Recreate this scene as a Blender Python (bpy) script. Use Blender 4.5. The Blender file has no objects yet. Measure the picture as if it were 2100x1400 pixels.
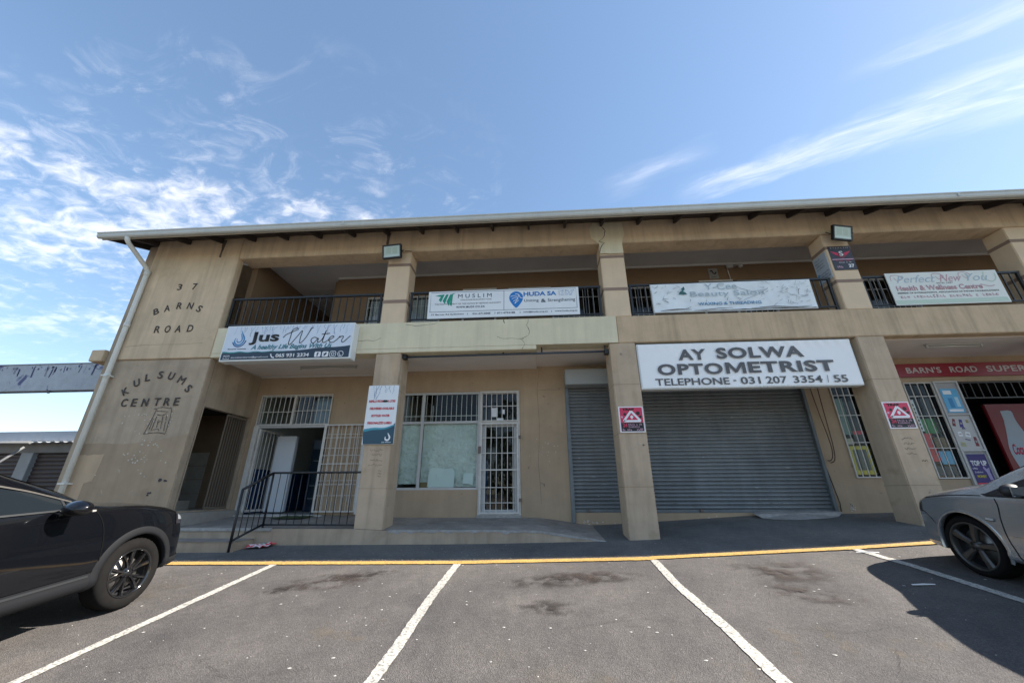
import bpy, bmesh, math, random
import numpy as np
from mathutils import Vector, Matrix
random.seed(7); rng = np.random.RandomState(5)
S = bpy.context.scene
# ------------------------------------------------------------------ camera
PITCH, YAW, ROLL = .373856, .0611522, -.005380
_f0 = Vector((-math.sin(YAW), math.cos(YAW), 0)); _r0 = Vector((math.cos(YAW), math.sin(YAW), 0)); _u0 = Vector((0, 0, 1))
_f = _f0*math.cos(PITCH)+_u0*math.sin(PITCH); _u = -_f0*math.sin(PITCH)+_u0*math.cos(PITCH)
_r = _r0*math.cos(ROLL)+_u*math.sin(ROLL); _u = _u*math.cos(ROLL)-_r0*math.sin(ROLL)
cd = bpy.data.cameras.new('camera'); cam = bpy.data.objects.new('camera', cd); S.collection.objects.link(cam)
cd.sensor_width = 36; cd.lens = 789/2100*36; cd.clip_start = .05; cd.clip_end = 3000
M = Matrix((( _r.x, _u.x, -_f.x, 0), (_r.y, _u.y, -_f.y, 0), (_r.z, _u.z, -_f.z, 1.42), (0, 0, 0, 1)))
cam.matrix_world = M; S.camera = cam
# ------------------------------------------------------------------ light
SUN_EL = math.radians(39.5); SUN_DIR = Vector((math.cos(SUN_EL), .02, math.sin(SUN_EL))).normalized()
sd = bpy.data.lights.new('sun', 'SUN'); sd.energy = 2.7; sd.angle = math.radians(.55); sd.color = (1, .93, .84)
sun = bpy.data.objects.new('sun', sd); S.collection.objects.link(sun); sun.location = (30, 0, 25)
sun.rotation_euler = (-SUN_DIR).to_track_quat('-Z', 'Y').to_euler()
W = bpy.data.worlds.new('World'); S.world = W; W.use_nodes = True
nt = W.node_tree; N = nt.nodes; L = nt.links; N.clear()
def wn(t, **k):
    n = N.new(t)
    for a, b in k.items(): setattr(n, a, b)
    return n
def wm(op, a, b=None, c=None, clamp=False):
    n = N.new('ShaderNodeMath'); n.operation = op; n.use_clamp = clamp
    for i, v in enumerate((a, b, c)):
        if v is None: continue
        if isinstance(v, (int, float)): n.inputs[i].default_value = v
        else: L.new(v, n.inputs[i])
    return n.outputs[0]
def wstep(v, lo, hi):
    n = N.new('ShaderNodeMapRange'); n.interpolation_type = 'SMOOTHSTEP'; L.new(v, n.inputs[0]); n.inputs[1].default_value = lo; n.inputs[2].default_value = hi
    return n.outputs[0]
sky = wn('ShaderNodeTexSky', sky_type='NISHITA'); sky.sun_disc = False; sky.sun_elevation = SUN_EL; sky.sun_rotation = math.radians(90-1.4)
sky.air_density = 1.0; sky.dust_density = .25; sky.ozone_density = 2.4; sky.altitude = 0
tc = wn('ShaderNodeTexCoord'); sp = wn('ShaderNodeSeparateXYZ'); L.new(tc.outputs['Generated'], sp.inputs[0])
den = wm('ADD', wm('MAXIMUM', sp.outputs[2], 0), .15)
px, py = wm('DIVIDE', sp.outputs[0], den), wm('DIVIDE', sp.outputs[1], den)
u = wm('SUBTRACT', wm('MULTIPLY', px, .891), wm('MULTIPLY', py, .453))
v = wm('ADD', wm('MULTIPLY', px, .453), wm('MULTIPLY', py, .891))
def wnoise(x, y, sx, sy, det, rough, dist, off=0.):
    c = wn('ShaderNodeCombineXYZ'); L.new(wm('MULTIPLY', x, sx), c.inputs[0]); L.new(wm('MULTIPLY', y, sy), c.inputs[1]); c.inputs[2].default_value = off
    n = wn('ShaderNodeTexNoise'); L.new(c.outputs[0], n.inputs['Vector']); n.inputs['Scale'].default_value = 1; n.inputs['Detail'].default_value = det
    n.inputs['Roughness'].default_value = rough; n.inputs['Distortion'].default_value = dist
    return n.outputs[0]
# wispy streaks on the right
big = wnoise(u, v, 2.2, 7, 5, .6, .5, 3.1)
fine = wnoise(u, v, 5, 26, 8, .62, .6, 1.3)
vv = wm('ADD', v, wm('MULTIPLY', wm('SUBTRACT', big, .5), .16))
def streak(center, w, u0, u1, fan):
    wd = wm('ADD', wm('MULTIPLY', wm('MAXIMUM', wm('SUBTRACT', u, .15), 0), fan), w*1.35)
    d = wm('DIVIDE', wm('ABSOLUTE', wm('SUBTRACT', vv, center)), wd)
    m = wm('SUBTRACT', 1, wstep(d, .15, 1.0))
    return wm('MULTIPLY', m, wstep(u, u0, u1))
s1 = streak(1.02, .038, -.06, .08, .16)
s2 = wm('MULTIPLY', streak(.828, .022, .3, .45, .04), .6)
s3 = wm('MULTIPLY', wm('MULTIPLY', streak(.905, .045, -.25, -.08, .0), wm('SUBTRACT', 1, wstep(u, -.03, .1))), .6)
sm = wm('MAXIMUM', wm('MAXIMUM', s1, s2), s3)
sr = wm('MULTIPLY', wm('MULTIPLY', sm, .38), wm('ADD', .12, wstep(fine, .25, .85)))
# mackerel cloud on the left
f_ = wm('ADD', wm('MULTIPLY', px, -.55), py)
lumps = wnoise(px, py, 15, 21, 6, .6, .5, 7.7)
mass = wnoise(px, py, 3.1, 4.2, 4, .5, .7, 2.6)
cov = wm('MULTIPLY', wstep(f_, .92, 1.3), wm('SUBTRACT', 1, wstep(px, -.42, -.2)))
cov = wm('MAXIMUM', cov, wm('SUBTRACT', 1, wstep(py, -.55, .22)))   # unseen broken cloud added overhead and behind the viewer to fill the shade
dens = wm('ADD', wm('ADD', wm('MULTIPLY', lumps, .80), wm('MULTIPLY', mass, .85)), wm('MULTIPLY', cov, .10))
sl = wm('MULTIPLY', wm('MULTIPLY', cov, wstep(dens, .86, 1.26)), .56)
veil = wm('MULTIPLY', wm('MULTIPLY', wstep(f_, .6, 1.05), wm('SUBTRACT', 1, wstep(px, -.35, .1))), wm('MULTIPLY', wstep(wnoise(px, py, 6, 9, 7, .65, .8, 5.), .5, .75), .22))
cl = wm('MULTIPLY', wm('MAXIMUM', wm('MAXIMUM', sr, sl), veil), .9, clamp=True)
cl = wm('MULTIPLY', cl, wstep(sp.outputs[2], .12, .38))
mx = wn('ShaderNodeMix', data_type='RGBA'); L.new(cl, mx.inputs[0]); 
hs = wn('ShaderNodeHueSaturation'); hs.inputs['Saturation'].default_value = 1.14; hs.inputs['Value'].default_value = 1.0
gam = wn('ShaderNodeGamma'); gam.inputs[1].default_value = .73; L.new(sky.outputs[0], gam.inputs[0]); L.new(gam.outputs[0], hs.inputs['Color']); L.new(hs.outputs[0], mx.inputs[6]); mx.inputs[7].default_value = (5.6, 5.3, 5.2, 1)
CLOUD = mx.inputs[7]
bg = wn('ShaderNodeBackground'); bg.inputs[1].default_value = .077; L.new(mx.outputs[2], bg.inputs[0])
wo = wn('ShaderNodeOutputWorld'); L.new(bg.outputs[0], wo.inputs[0])
S.view_settings.view_transform = 'Standard'; S.view_settings.look = 'None'; S.view_settings.gamma = 1; S.view_settings.use_curve_mapping = False
S.view_settings.exposure = 2.18
S.render.engine = 'CYCLES'; S.cycles.max_bounces = 8; S.cycles.diffuse_bounces = 4; S.cycles.transparent_max_bounces = 12
S.render.resolution_x = 1024; S.render.resolution_y = 682

# ------------------------------------------------------------------ materials
MATS = {}
def mat(name, col, rough=.8, metal=0., nz=None, bump=None, streak=0., spots=None, coat=0., emit=None, spec=None):
    """nz=(scale, amount) colour mottling; bump=(scale, strength); streak = vertical dirt runs; spots=(scale, lo, hi, colour)"""
    if name in MATS: return MATS[name]
    m = bpy.data.materials.new(name); m.use_nodes = True; MATS[name] = m
    T = m.node_tree; B = T.nodes['Principled BSDF']; K = T.links
    B.inputs['Roughness'].default_value = rough; B.inputs['Metallic'].default_value = metal
    B.inputs['Base Color'].default_value = (*col, 1)
    if spec is not None: B.inputs['Specular IOR Level'].default_value = spec
    if coat: B.inputs['Coat Weight'].default_value = coat; B.inputs['Coat Roughness'].default_value = .04
    if emit: B.inputs['Emission Color'].default_value = (*emit[0], 1); B.inputs['Emission Strength'].default_value = emit[1]
    geo = T.nodes.new('ShaderNodeNewGeometry') if (nz or bump or streak or spots) else None
    def noise(scale, det=6, stretch=None, rgh=.6, dist=0.):
        n = T.nodes.new('ShaderNodeTexNoise'); n.inputs['Scale'].default_value = scale; n.inputs['Detail'].default_value = det; n.inputs['Roughness'].default_value = rgh; n.inputs['Distortion'].default_value = dist
        if stretch:
            mp = T.nodes.new('ShaderNodeMapping'); mp.inputs['Scale'].default_value = stretch; K.new(geo.outputs['Position'], mp.inputs[0]); K.new(mp.outputs[0], n.inputs['Vector'])
        else: K.new(geo.outputs['Position'], n.inputs['Vector'])
        return n.outputs[0]
    def rng_(v, a, b, c, d):
        n = T.nodes.new('ShaderNodeMapRange'); K.new(v, n.inputs[0])
        for i, q in enumerate((a, b, c, d)): n.inputs[i+1].default_value = q
        return n.outputs[0]
    cur = None
    def mulcol(cur, fac):
        n = T.nodes.new('ShaderNodeMix'); n.data_type = 'RGBA'; n.blend_type = 'MULTIPLY'; n.inputs[0].default_value = 1
        if cur is None: n.inputs[6].default_value = (*col, 1)
        else: K.new(cur, n.inputs[6])
        K.new(fac, n.inputs[7]); return n.outputs[2]
    if nz:
        cur = mulcol(cur, rng_(noise(nz[0]), .3, .7, 1-nz[1], 1+nz[1]))
        cur = mulcol(cur, rng_(noise(nz[0]*.17, 3), .3, .7, 1-nz[1]*.8, 1+nz[1]*.8))
    if streak:
        cur = mulcol(cur, rng_(noise(1., 5, (5.5, 5.5, .35), .65, .3), .45, .75, 1, 1-streak))
    if spots:
        for (sc, lo, hi, c2) in spots:
            f = rng_(noise(sc, 4, None, .55, .4), lo, hi, 0, 1)
            n = T.nodes.new('ShaderNodeMix'); n.data_type = 'RGBA'; K.new(f, n.inputs[0])
            if cur is None: n.inputs[6].default_value = (*col, 1)
            else: K.new(cur, n.inputs[6])
            n.inputs[7].default_value = (*c2, 1); cur = n.outputs[2]
    if cur is not None: K.new(cur, B.inputs['Base Color'])
    if bump:
        b = T.nodes.new('ShaderNodeBump'); b.inputs['Strength'].default_value = bump[1]; b.inputs['Distance'].default_value = bump[2] if len(bump) > 2 else .01
        K.new(noise(bump[0], 8), b.inputs['Height']); K.new(b.outputs[0], B.inputs['Normal'])
    return m
def glass(name, tint=(.75, .8, .8), dark=.0, rough=.02):
    m = bpy.data.materials.new(name); m.use_nodes = True; MATS[name] = m; T = m.node_tree; T.nodes.clear(); K = T.links
    o = T.nodes.new('ShaderNodeOutputMaterial'); mi = T.nodes.new('ShaderNodeMixShader'); tr = T.nodes.new('ShaderNodeBsdfTransparent'); gl = T.nodes.new('ShaderNodeBsdfGlossy')
    fr = T.nodes.new('ShaderNodeFresnel'); fr.inputs[0].default_value = 1.52; ma = T.nodes.new('ShaderNodeMath'); ma.operation = 'MULTIPLY'; ma.inputs[1].default_value = 1-dark; ma.use_clamp = True
    gq = T.nodes.new('ShaderNodeNewGeometry'); mb = T.nodes.new('ShaderNodeMath'); mb.operation = 'SUBTRACT'; mb.inputs[0].default_value = 1; K.new(gq.outputs['Backfacing'], mb.inputs[1]); mc = T.nodes.new('ShaderNodeMath'); mc.operation = 'MULTIPLY'; K.new(fr.outputs[0], mc.inputs[0]); K.new(mb.outputs[0], mc.inputs[1]); K.new(mc.outputs[0], ma.inputs[0]); tr.inputs[0].default_value = (*tint, 1); gl.inputs['Roughness'].default_value = rough
    K.new(ma.outputs[0], mi.inputs[0]); K.new(tr.outputs[0], mi.inputs[1]); K.new(gl.outputs[0], mi.inputs[2]); K.new(mi.outputs[0], o.inputs[0]); return m

PL = dict(bump=(60, .18, .004))
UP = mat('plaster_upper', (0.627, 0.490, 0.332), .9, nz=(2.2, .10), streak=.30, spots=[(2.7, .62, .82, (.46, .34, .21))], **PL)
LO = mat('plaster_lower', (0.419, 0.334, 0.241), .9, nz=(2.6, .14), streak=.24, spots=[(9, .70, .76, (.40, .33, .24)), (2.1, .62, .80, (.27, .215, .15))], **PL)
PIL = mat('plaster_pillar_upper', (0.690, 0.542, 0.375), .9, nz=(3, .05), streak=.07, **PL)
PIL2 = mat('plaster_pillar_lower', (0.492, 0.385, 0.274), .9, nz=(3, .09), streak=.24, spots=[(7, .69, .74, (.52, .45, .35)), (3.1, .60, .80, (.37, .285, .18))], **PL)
CREAM = mat('paint_cream', (.70, .635, .455), .85, nz=(3, .05), streak=.13, **PL)
TANS = mat('slab_tan', (0.550, 0.417, 0.273), .9, nz=(3, .10), streak=.30, **PL)
DKBAND = mat('brown_band', (.27, .195, .15), .9, nz=(5, .06))
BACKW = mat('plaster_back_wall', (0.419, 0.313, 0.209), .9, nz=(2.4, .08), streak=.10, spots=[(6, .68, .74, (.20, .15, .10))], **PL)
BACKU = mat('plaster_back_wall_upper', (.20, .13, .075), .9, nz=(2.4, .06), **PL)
TOWP = mat('tower_darker_paint', (0.365, 0.282, 0.193), .92, nz=(2.2, .12), streak=.14, spots=[(8, .66, .72, (.42, .36, .28)), (1.6, .56, .72, (.29, .22, .15))], **PL)
TOWL = mat('tower_pale_patch', (0.482, 0.364, 0.246), .92, nz=(3, .07), streak=.1, **PL)
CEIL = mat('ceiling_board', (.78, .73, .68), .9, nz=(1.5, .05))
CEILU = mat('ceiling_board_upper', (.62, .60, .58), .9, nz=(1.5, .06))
CORN = mat('cornice_white', (.62, .61, .58), .7)
GUT = mat('gutter_metal', (.52, .54, .51), .45, nz=(1.2, .05), streak=.1)
FASC = mat('fascia_board', (.60, .56, .46), .6, nz=(3, .07), streak=.12)
DKW = mat('rafter_wood', (.045, .035, .03), .8)
ROOF = mat('roof_sheet', (.32, .31, .29), .5, nz=(2, .1))
PIPE = mat('downpipe_white', (.66, .68, .64), .5, nz=(3, .06), spots=[(14, .68, .74, (.36, .3, .22))])
CONC = mat('concrete_worn', (.26, .235, .205), .9, nz=(4, .22), spots=[(9, .60, .72, (.34, .33, .31))], bump=(40, .5, .01))
CEDGE = mat('concrete_edge', (.34, .33, .31), .9, nz=(14, .2), bump=(40, .6, .01))
BLK = mat('black_steel', (.016, .018, .020), .45, nz=(9, .2))
WHM = mat('white_painted_steel', (.60, .58, .54), .5, nz=(12, .10), spots=[(25, .72, .78, (.33, .2, .11))])
ALU = mat('aluminium_frame', (.50, .50, .49), .45, nz=(6, .06))
SLAT = mat('shutter_slat', (.215, .232, .24), .42, .35, nz=(1.6, .14), streak=.18, spots=[(3.2, .68, .76, (.16, .17, .18))])
SLATB = mat('brown_shutter_slat', (.045, .030, .027), .5, nz=(4, .1))
RAIL = mat('shutter_rail', (.15, .17, .18), .5, .3, nz=(6, .15))
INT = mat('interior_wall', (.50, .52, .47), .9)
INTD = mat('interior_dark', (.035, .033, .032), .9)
BLUE = mat('blue_paint', (.015, .065, .19), .6)
WHITEP = mat('white_panel', (.55, .60, .64), .4)
DARKP = mat('black_plastic', (.012, .012, .014), .5)
TILE = mat('white_tile', (.50, .49, .46), .35, nz=(5, .08))
PAPER = mat('window_paper', (.62, .72, .67), .8, nz=(5, .12), bump=(9, 1., .09))
SIGNW = mat('sign_white', (.78, .82, .84), .5, nz=(3, .03))
SIGNW2 = mat('sign_lightbox', (.88, .89, .89), .4, nz=(1.5, .03))
SIGNB = mat('sign_pale_blue', (.66, .73, .82), .45, nz=(4, .03))
GREY = mat('print_grey', (.10, .10, .105), .5, nz=(9, .12)); NAVY = mat('print_navy', (.018, .04, .07), .45); BLACKP = mat('print_black', (.012, .012, .012), .5)
TEAL = mat('print_teal', (.02, .20, .26), .5); BLUEP = mat('print_blue', (.01, .19, .55), .5); BLUE2 = mat('print_mid_blue', (.05, .25, .50), .5); GREENP = mat('print_green', (.01, .30, .20), .5)
REDP = mat('print_red', (.62, .03, .05), .5); PINK = mat('print_pink', (.72, .42, .55), .5); MAGR = mat('print_crimson', (.62, .035, .10), .5)
SILV = mat('print_silver', (.45, .45, .46), .4); WHP = mat('print_white', (.80, .82, .84), .5); FADE = mat('print_faded', (.40, .50, .55), .6); FADER = mat('print_faded_red', (.52, .33, .36), .6); FADEG = mat('print_faded_green', (.50, .62, .52), .6)
YEL = mat('print_yellow', (.60, .50, .04), .5); PURP = mat('print_purple', (.055, .04, .17), .5); CYAN = mat('print_cyan', (.12, .42, .68), .5); GRN = mat('print_leaf', (.03, .22, .05), .5)
LET = mat('letter_brown', (.06, .052, .046), .7)
GLW = glass('window_glass', (.88, .92, .91)); GLD = glass('low_reflection_glass', (.93, .95, .94), .4); LAMPG = mat('lamp_glass', (.55, .60, .58), .15)  # GLD is the same glass with its reflection turned down in the shader

# ------------------------------------------------------------------ helpers
def link(o, parent=None):
    S.collection.objects.link(o)
    if parent is not None:
        o.parent = parent; o.matrix_parent_inverse = parent.matrix_basis.inverted()
    return o
def tag(o, label=None, cat=None, group=None, kind=None):
    for k_, v_ in (('label', label), ('category', cat), ('group', group), ('kind', kind)):
        if v_: o[k_] = v_
    return o
def thing(name, label, cat, loc=(0, 0, 0), group=None):
    o = bpy.data.objects.new(name, None); o.empty_display_size = .2; o.location = loc; link(o); return tag(o, label, cat, group)
_unit = {}
def unit_box(m):
    if m.name not in _unit:
        me = bpy.data.meshes.new('box_'+m.name); bm = bmesh.new(); bmesh.ops.create_cube(bm, size=1); bm.to_mesh(me); bm.free(); me.materials.append(m); _unit[m.name] = me
    return _unit[m.name]
def sbox(name, x0, x1, y0, y1, z0, z1, m, parent=None):
    o = bpy.data.objects.new(name, unit_box(m)); o.location = ((x0+x1)/2, (y0+y1)/2, (z0+z1)/2); o.scale = (abs(x1-x0), abs(y1-y0), abs(z1-z0)); return link(o, parent)
def mesh(name, vs, fs, m, parent=None, smooth=False):
    me = bpy.data.meshes.new(name); me.from_pydata([tuple(map(float, v_)) for v_ in vs], [], fs); me.update()
    for mm in (m if isinstance(m, (list, tuple)) else [m]): me.materials.append(mm)
    if smooth: me.polygons.foreach_set('use_smooth', [True]*len(me.polygons))
    o = bpy.data.objects.new(name, me); return link(o, parent)
def frombm(name, bm, m, parent=None, smooth=False):
    me = bpy.data.meshes.new(name); bmesh.ops.recalc_face_normals(bm, faces=bm.faces); bm.to_mesh(me); bm.free()
    for mm in (m if isinstance(m, (list, tuple)) else [m]): me.materials.append(mm)
    if smooth: me.polygons.foreach_set('use_smooth', [True]*len(me.polygons))
    o = bpy.data.objects.new(name, me); return link(o, parent)
def bm_box(bm, x0, x1, y0, y1, z0, z1):
    r = bmesh.ops.create_cube(bm, size=1)['verts']
    for q in r: q.co = Vector(((x0+x1)/2+q.co.x*(x1-x0), (y0+y1)/2+q.co.y*(y1-y0), (z0+z1)/2+q.co.z*(z1-z0)))
    return r
def box(name, x0, x1, y0, y1, z0, z1, m, parent=None, bev=.012):
    bm = bmesh.new(); bm_box(bm, x0, x1, y0, y1, z0, z1)
    if bev: bmesh.ops.bevel(bm, geom=bm.edges[:], offset=bev, segments=2, affect='EDGES')
    return frombm(name, bm, m, parent)
def tube(name, pts, r, m, parent=None, seg=8, closed=False):
    pts = [Vector(p) for p in pts]; vs = []; fs = []; n = len(pts)
    up0 = None
    for i, p in enumerate(pts):
        t = (pts[min(i+1, n-1)]-pts[max(i-1, 0)]).normalized()
        a = t.cross(Vector((0, 0, 1))) if abs(t.z) < .95 else t.cross(Vector((0, 1, 0)))
        a.normalize(); b = t.cross(a)
        for k_ in range(seg):
            w_ = 2*math.pi*k_/seg; vs.append(p+a*math.cos(w_)*r+b*math.sin(w_)*r)
    for i in range(n-1):
        for k_ in range(seg):
            fs.append((i*seg+k_, i*seg+(k_+1) % seg, (i+1)*seg+(k_+1) % seg, (i+1)*seg+k_))
    fs.append(tuple(range(seg))[::-1]); fs.append(tuple((n-1)*seg+k_ for k_ in range(seg)))
    o = mesh(name, vs, fs, m, parent, False)
    me = o.data
    for p in me.polygons: p.use_smooth = len(p.vertices) == 4
    return o
def poly(name, pts, y, m, parent=None, th=.0015, axis='y'):
    """flat print / patch: outline pts (x,z) at depth y, given real thickness"""
    bm = bmesh.new()
    vs = [bm.verts.new((p[0], y, p[1]) if axis == 'y' else (y, p[0], p[1])) for p in pts]
    f = bm.faces.new(vs); r = bmesh.ops.extrude_face_region(bm, geom=[f]); 
    for q in r['geom']:
        if isinstance(q, bmesh.types.BMVert): q.co += Vector((0, th, 0)) if axis == 'y' else Vector((th, 0, 0))
    bmesh.ops.triangulate(bm, faces=bm.faces[:])
    return frombm(name, bm, m, parent)
def ribbon(name, pts, w, y, m, parent=None, jit=0.):
    """thin painted stroke along (x,z) points"""
    vs = []; fs = []
    for i, p in enumerate(pts):
        a = pts[max(i-1, 0)]; b = pts[min(i+1, len(pts)-1)]; d = Vector((b[0]-a[0], b[1]-a[1])).normalized(); ww = (w[i] if isinstance(w, (list, tuple)) else w)*(1+random.uniform(-jit, jit))/2
        vs += [(p[0]-d.y*ww, y, p[1]+d.x*ww), (p[0]+d.y*ww, y, p[1]-d.x*ww)]
        if i: fs.append((2*i-2, 2*i-1, 2*i+1, 2*i))
    return mesh(name, vs, fs, m, parent)
def smooth_pts(pts, n=6):
    out = []; P_ = [pts[0]]+list(pts)+[pts[-1]]
    for i in range(1, len(P_)-2):
        a, b, c, d = (Vector(q) for q in P_[i-1:i+3])
        for k_ in range(n):
            t = k_/n; out.append(tuple(.5*((2*b)+(c-a)*t+(2*a-5*b+4*c-d)*t*t+(3*b-a-3*c+d)*t**3)))
    out.append(tuple(pts[-1])); return out
def text(s, x0, x1, z0, z1, y, m, parent=None, name='lettering', shear=0., bold=0., side=None, space=1., th=.0015, fit=True, ang=0., split=False):
    cu = bpy.data.curves.new('t', 'FONT'); cu.body = s; cu.size = 1; cu.shear = shear; cu.offset = bold; cu.extrude = 0; cu.space_character = space; cu.resolution_u = 4
    to = bpy.data.objects.new('t', cu); S.collection.objects.link(to); dg = bpy.context.evaluated_depsgraph_get(); me = bpy.data.meshes.new_from_object(to.evaluated_get(dg))
    bpy.data.objects.remove(to); co = np.zeros(len(me.vertices)*3); me.vertices.foreach_get('co', co); co = co.reshape(-1, 3)
    mn, mxx = co.min(0), co.max(0); sx = (x1-x0)/max(mxx[0]-mn[0], 1e-6); sz = (z1-z0)/max(mxx[1]-mn[1], 1e-6)
    U = (co[:, 0]-mn[0])*sx; V = (co[:, 1]-mn[1])*sz
    if ang:
        cu_, cv_ = (x1-x0)/2, (z1-z0)/2; c_, s_ = math.cos(ang), math.sin(ang); U, V = cu_+(U-cu_)*c_-(V-cv_)*s_, cv_+(U-cu_)*s_+(V-cv_)*c_
    if side == 'L': out = np.stack([np.full(len(U), y), -x0-U, z0+V], 1)     # on a face looking towards -X; x0,x1 = -Y range
    else: out = np.stack([x0+U, np.full(len(U), y), z0+V], 1)
    me.vertices.foreach_set('co', out.ravel()); me.update(); me.materials.clear(); me.materials.append(m)
    if th:
        bm = bmesh.new(); bm.from_mesh(me); r = bmesh.ops.extrude_face_region(bm, geom=bm.faces[:])
        for q in r['geom']:
            if isinstance(q, bmesh.types.BMVert): q.co += Vector((0, -th, 0)) if side != 'L' else Vector((-th, 0, 0))
        bm.to_mesh(me); bm.free()
    if split:                                                        # every letter a piece of its own
        bm = bmesh.new(); bm.from_mesh(me); bmesh.ops.remove_doubles(bm, verts=bm.verts, dist=1e-6); left = set(bm.verts); groups = []
        while left:
            st_ = [next(iter(left))]; left.discard(st_[0]); g_ = []
            while st_:
                q = st_.pop(); g_.append(q)
                for e in q.link_edges:
                    w_ = e.other_vert(q)
                    if w_ in left: left.discard(w_); st_.append(w_)
            groups.append(g_)
        groups.sort(key=lambda g_: min(q.co.x for q in g_)); last = None
        for g_ in groups:
            ix = {q: i for i, q in enumerate(g_)}; fs_ = {f for q in g_ for f in q.link_faces}
            last = mesh('letter', [tuple(q.co) for q in g_], [tuple(ix[q] for q in f.verts) for f in fs_], m, parent)
        bm.free(); return last
    o = bpy.data.objects.new(name, me); return link(o, parent)
# ------------------------------------------------------------------ ground
GX = [-12, -5.2, -3.7, -1.1, 1.5, 4.1, 6.5, 12]
GR = {-30: [-3.0, -2.84, -2.8, -2.72, -2.68, -2.59, -2.52, -2.38], 0: [-.33, -.14, -.10, -.02, .02, .11, .18, .32], 3.15: [-.05, .14, .18, .26, .30, .39, .46, .6],
      5.9: [.42, .49, .50, .52, .58, .71, .86, 1.1], 7.1: [.50, .60, .61, .63, .68, .79, .91, 1.15], 8.47: [.6, .7, .72, .74, .83, .98, 1.02, 1.2]}
GY = sorted(GR)
def gz(x, y): return float(np.interp(y, GY, [np.interp(x, GX, GR[k]) for k in GY]))
def sheet(name, xs, ys, m, dz=0., fn=None):
    vs = [(x, y, (fn or gz)(x, y)+dz) for y in ys for x in xs]; nx = len(xs)
    fs = [(j*nx+i, j*nx+i+1, (j+1)*nx+i+1, (j+1)*nx+i) for j in range(len(ys)-1) for i in range(nx-1)]
    return mesh(name, vs, fs, m, None, True)
def asphalt(name, base, dk, warm):
    m = bpy.data.materials.new(name); m.use_nodes = True; T = m.node_tree; B = T.nodes['Principled BSDF']; K = T.links; B.inputs['Roughness'].default_value = .88
    geo = T.nodes.new('ShaderNodeNewGeometry')
    def nz_(sc, d=5, r=.6, ds=0.):
        n = T.nodes.new('ShaderNodeTexNoise'); n.inputs['Scale'].default_value = sc; n.inputs['Detail'].default_value = d; n.inputs['Roughness'].default_value = r; n.inputs['Distortion'].default_value = ds
        K.new(geo.outputs['Position'], n.inputs['Vector']); return n.outputs[0]
    def cr(v, pts):
        n = T.nodes.new('ShaderNodeValToRGB'); K.new(v, n.inputs[0])
        while len(n.color_ramp.elements) < len(pts): n.color_ramp.elements.new(.5)
        for e, (p, c) in zip(n.color_ramp.elements, pts): e.position = p; e.color = (*c, 1)
        return n.outputs[0]
    def mul(a, b, f=1.):
        n = T.nodes.new('ShaderNodeMix'); n.data_type = 'RGBA'; n.blend_type = 'MULTIPLY'; n.inputs[0].default_value = f; K.new(a, n.inputs[6]); K.new(b, n.inputs[7]); return n.outputs[2]
    vo = T.nodes.new('ShaderNodeTexVoronoi'); vo.inputs['Scale'].default_value = 130; K.new(geo.outputs['Position'], vo.inputs['Vector'])
    agg = cr(vo.outputs['Color'], [(.0, tuple(c*.68 for c in base)), (.55, base), (1., tuple(c*1.5 for c in base))])
    c = mul(agg, cr(nz_(1.1, 5, .62), [(.33, (.74, .74, .76)), (.64, (1.18, 1.16, 1.14))]))
    c = mul(c, cr(nz_(.35, 4, .55, .6), [(.36, dk), (.56, (1, 1, 1)), (.70, warm)]))
    c = mul(c, cr(nz_(9, 4), [(.3, (.86, .86, .86)), (.7, (1.12, 1.12, 1.12))]))
    K.new(c, B.inputs['Base Color'])
    b = T.nodes.new('ShaderNodeBump'); b.inputs['Strength'].default_value = .75; b.inputs['Distance'].default_value = .006; K.new(vo.outputs['Distance'], b.inputs['Height'])
    b2 = T.nodes.new('ShaderNodeBump'); b2.inputs['Strength'].default_value = .5; b2.inputs['Distance'].default_value = .012; K.new(nz_(30, 6), b2.inputs['Height']); K.new(b.outputs[0], b2.inputs['Normal'])
    K.new(b2.outputs[0], B.inputs['Normal']); return m
ASP = asphalt('asphalt', (.098, .090, .084), (.86, .86, .88), (1.14, 1.08, .98))
PAV = asphalt('asphalt_shade_tint', (.135, .138, .132), (.86, .88, .9), (1.1, 1.07, 1.0))  # same asphalt, paler and bluer: tone of the building's shade put into the colour
xs = sorted(set([-1200, -300, -80, -40, -25, -18] + [round(a, 3) for a in np.arange(-12, 12.01, .4)] + [18, 25, 40, 80, 300, 1200]))
ys = sorted(set([-1200, -300, -90, -50, -30, -20, -14, -10, -7, -5, -3, -2, -1] + [round(a, 3) for a in np.arange(0, 8.5, .3)] + [8.47, 12, 20, 40, 90, 300, 1200]))
tag(sheet('car_park_ground', xs, ys, ASP), kind='structure')
BOUNCE = mat('bounce_ground_pale', (.25, .225, .175), .95, nz=(1.2, .15)); tag(sheet('added_bounce_ground', [-300, -80, -40, -12, 0, 12, 40, 80, 300], [-300, -120, -60, -30, -20, -13], BOUNCE, .01), kind='structure')  # pale ground added behind the viewer to bounce sunlight onto the facade
tag(sheet('pavement', [-6.9]+[round(a, 2) for a in np.arange(-6.4, 17.1, .4)], [6.14, 6.3, 6.6, 6.9, 7.2, 7.5, 7.8, 8.1, 8.5], PAV, .005), kind='structure')
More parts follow.
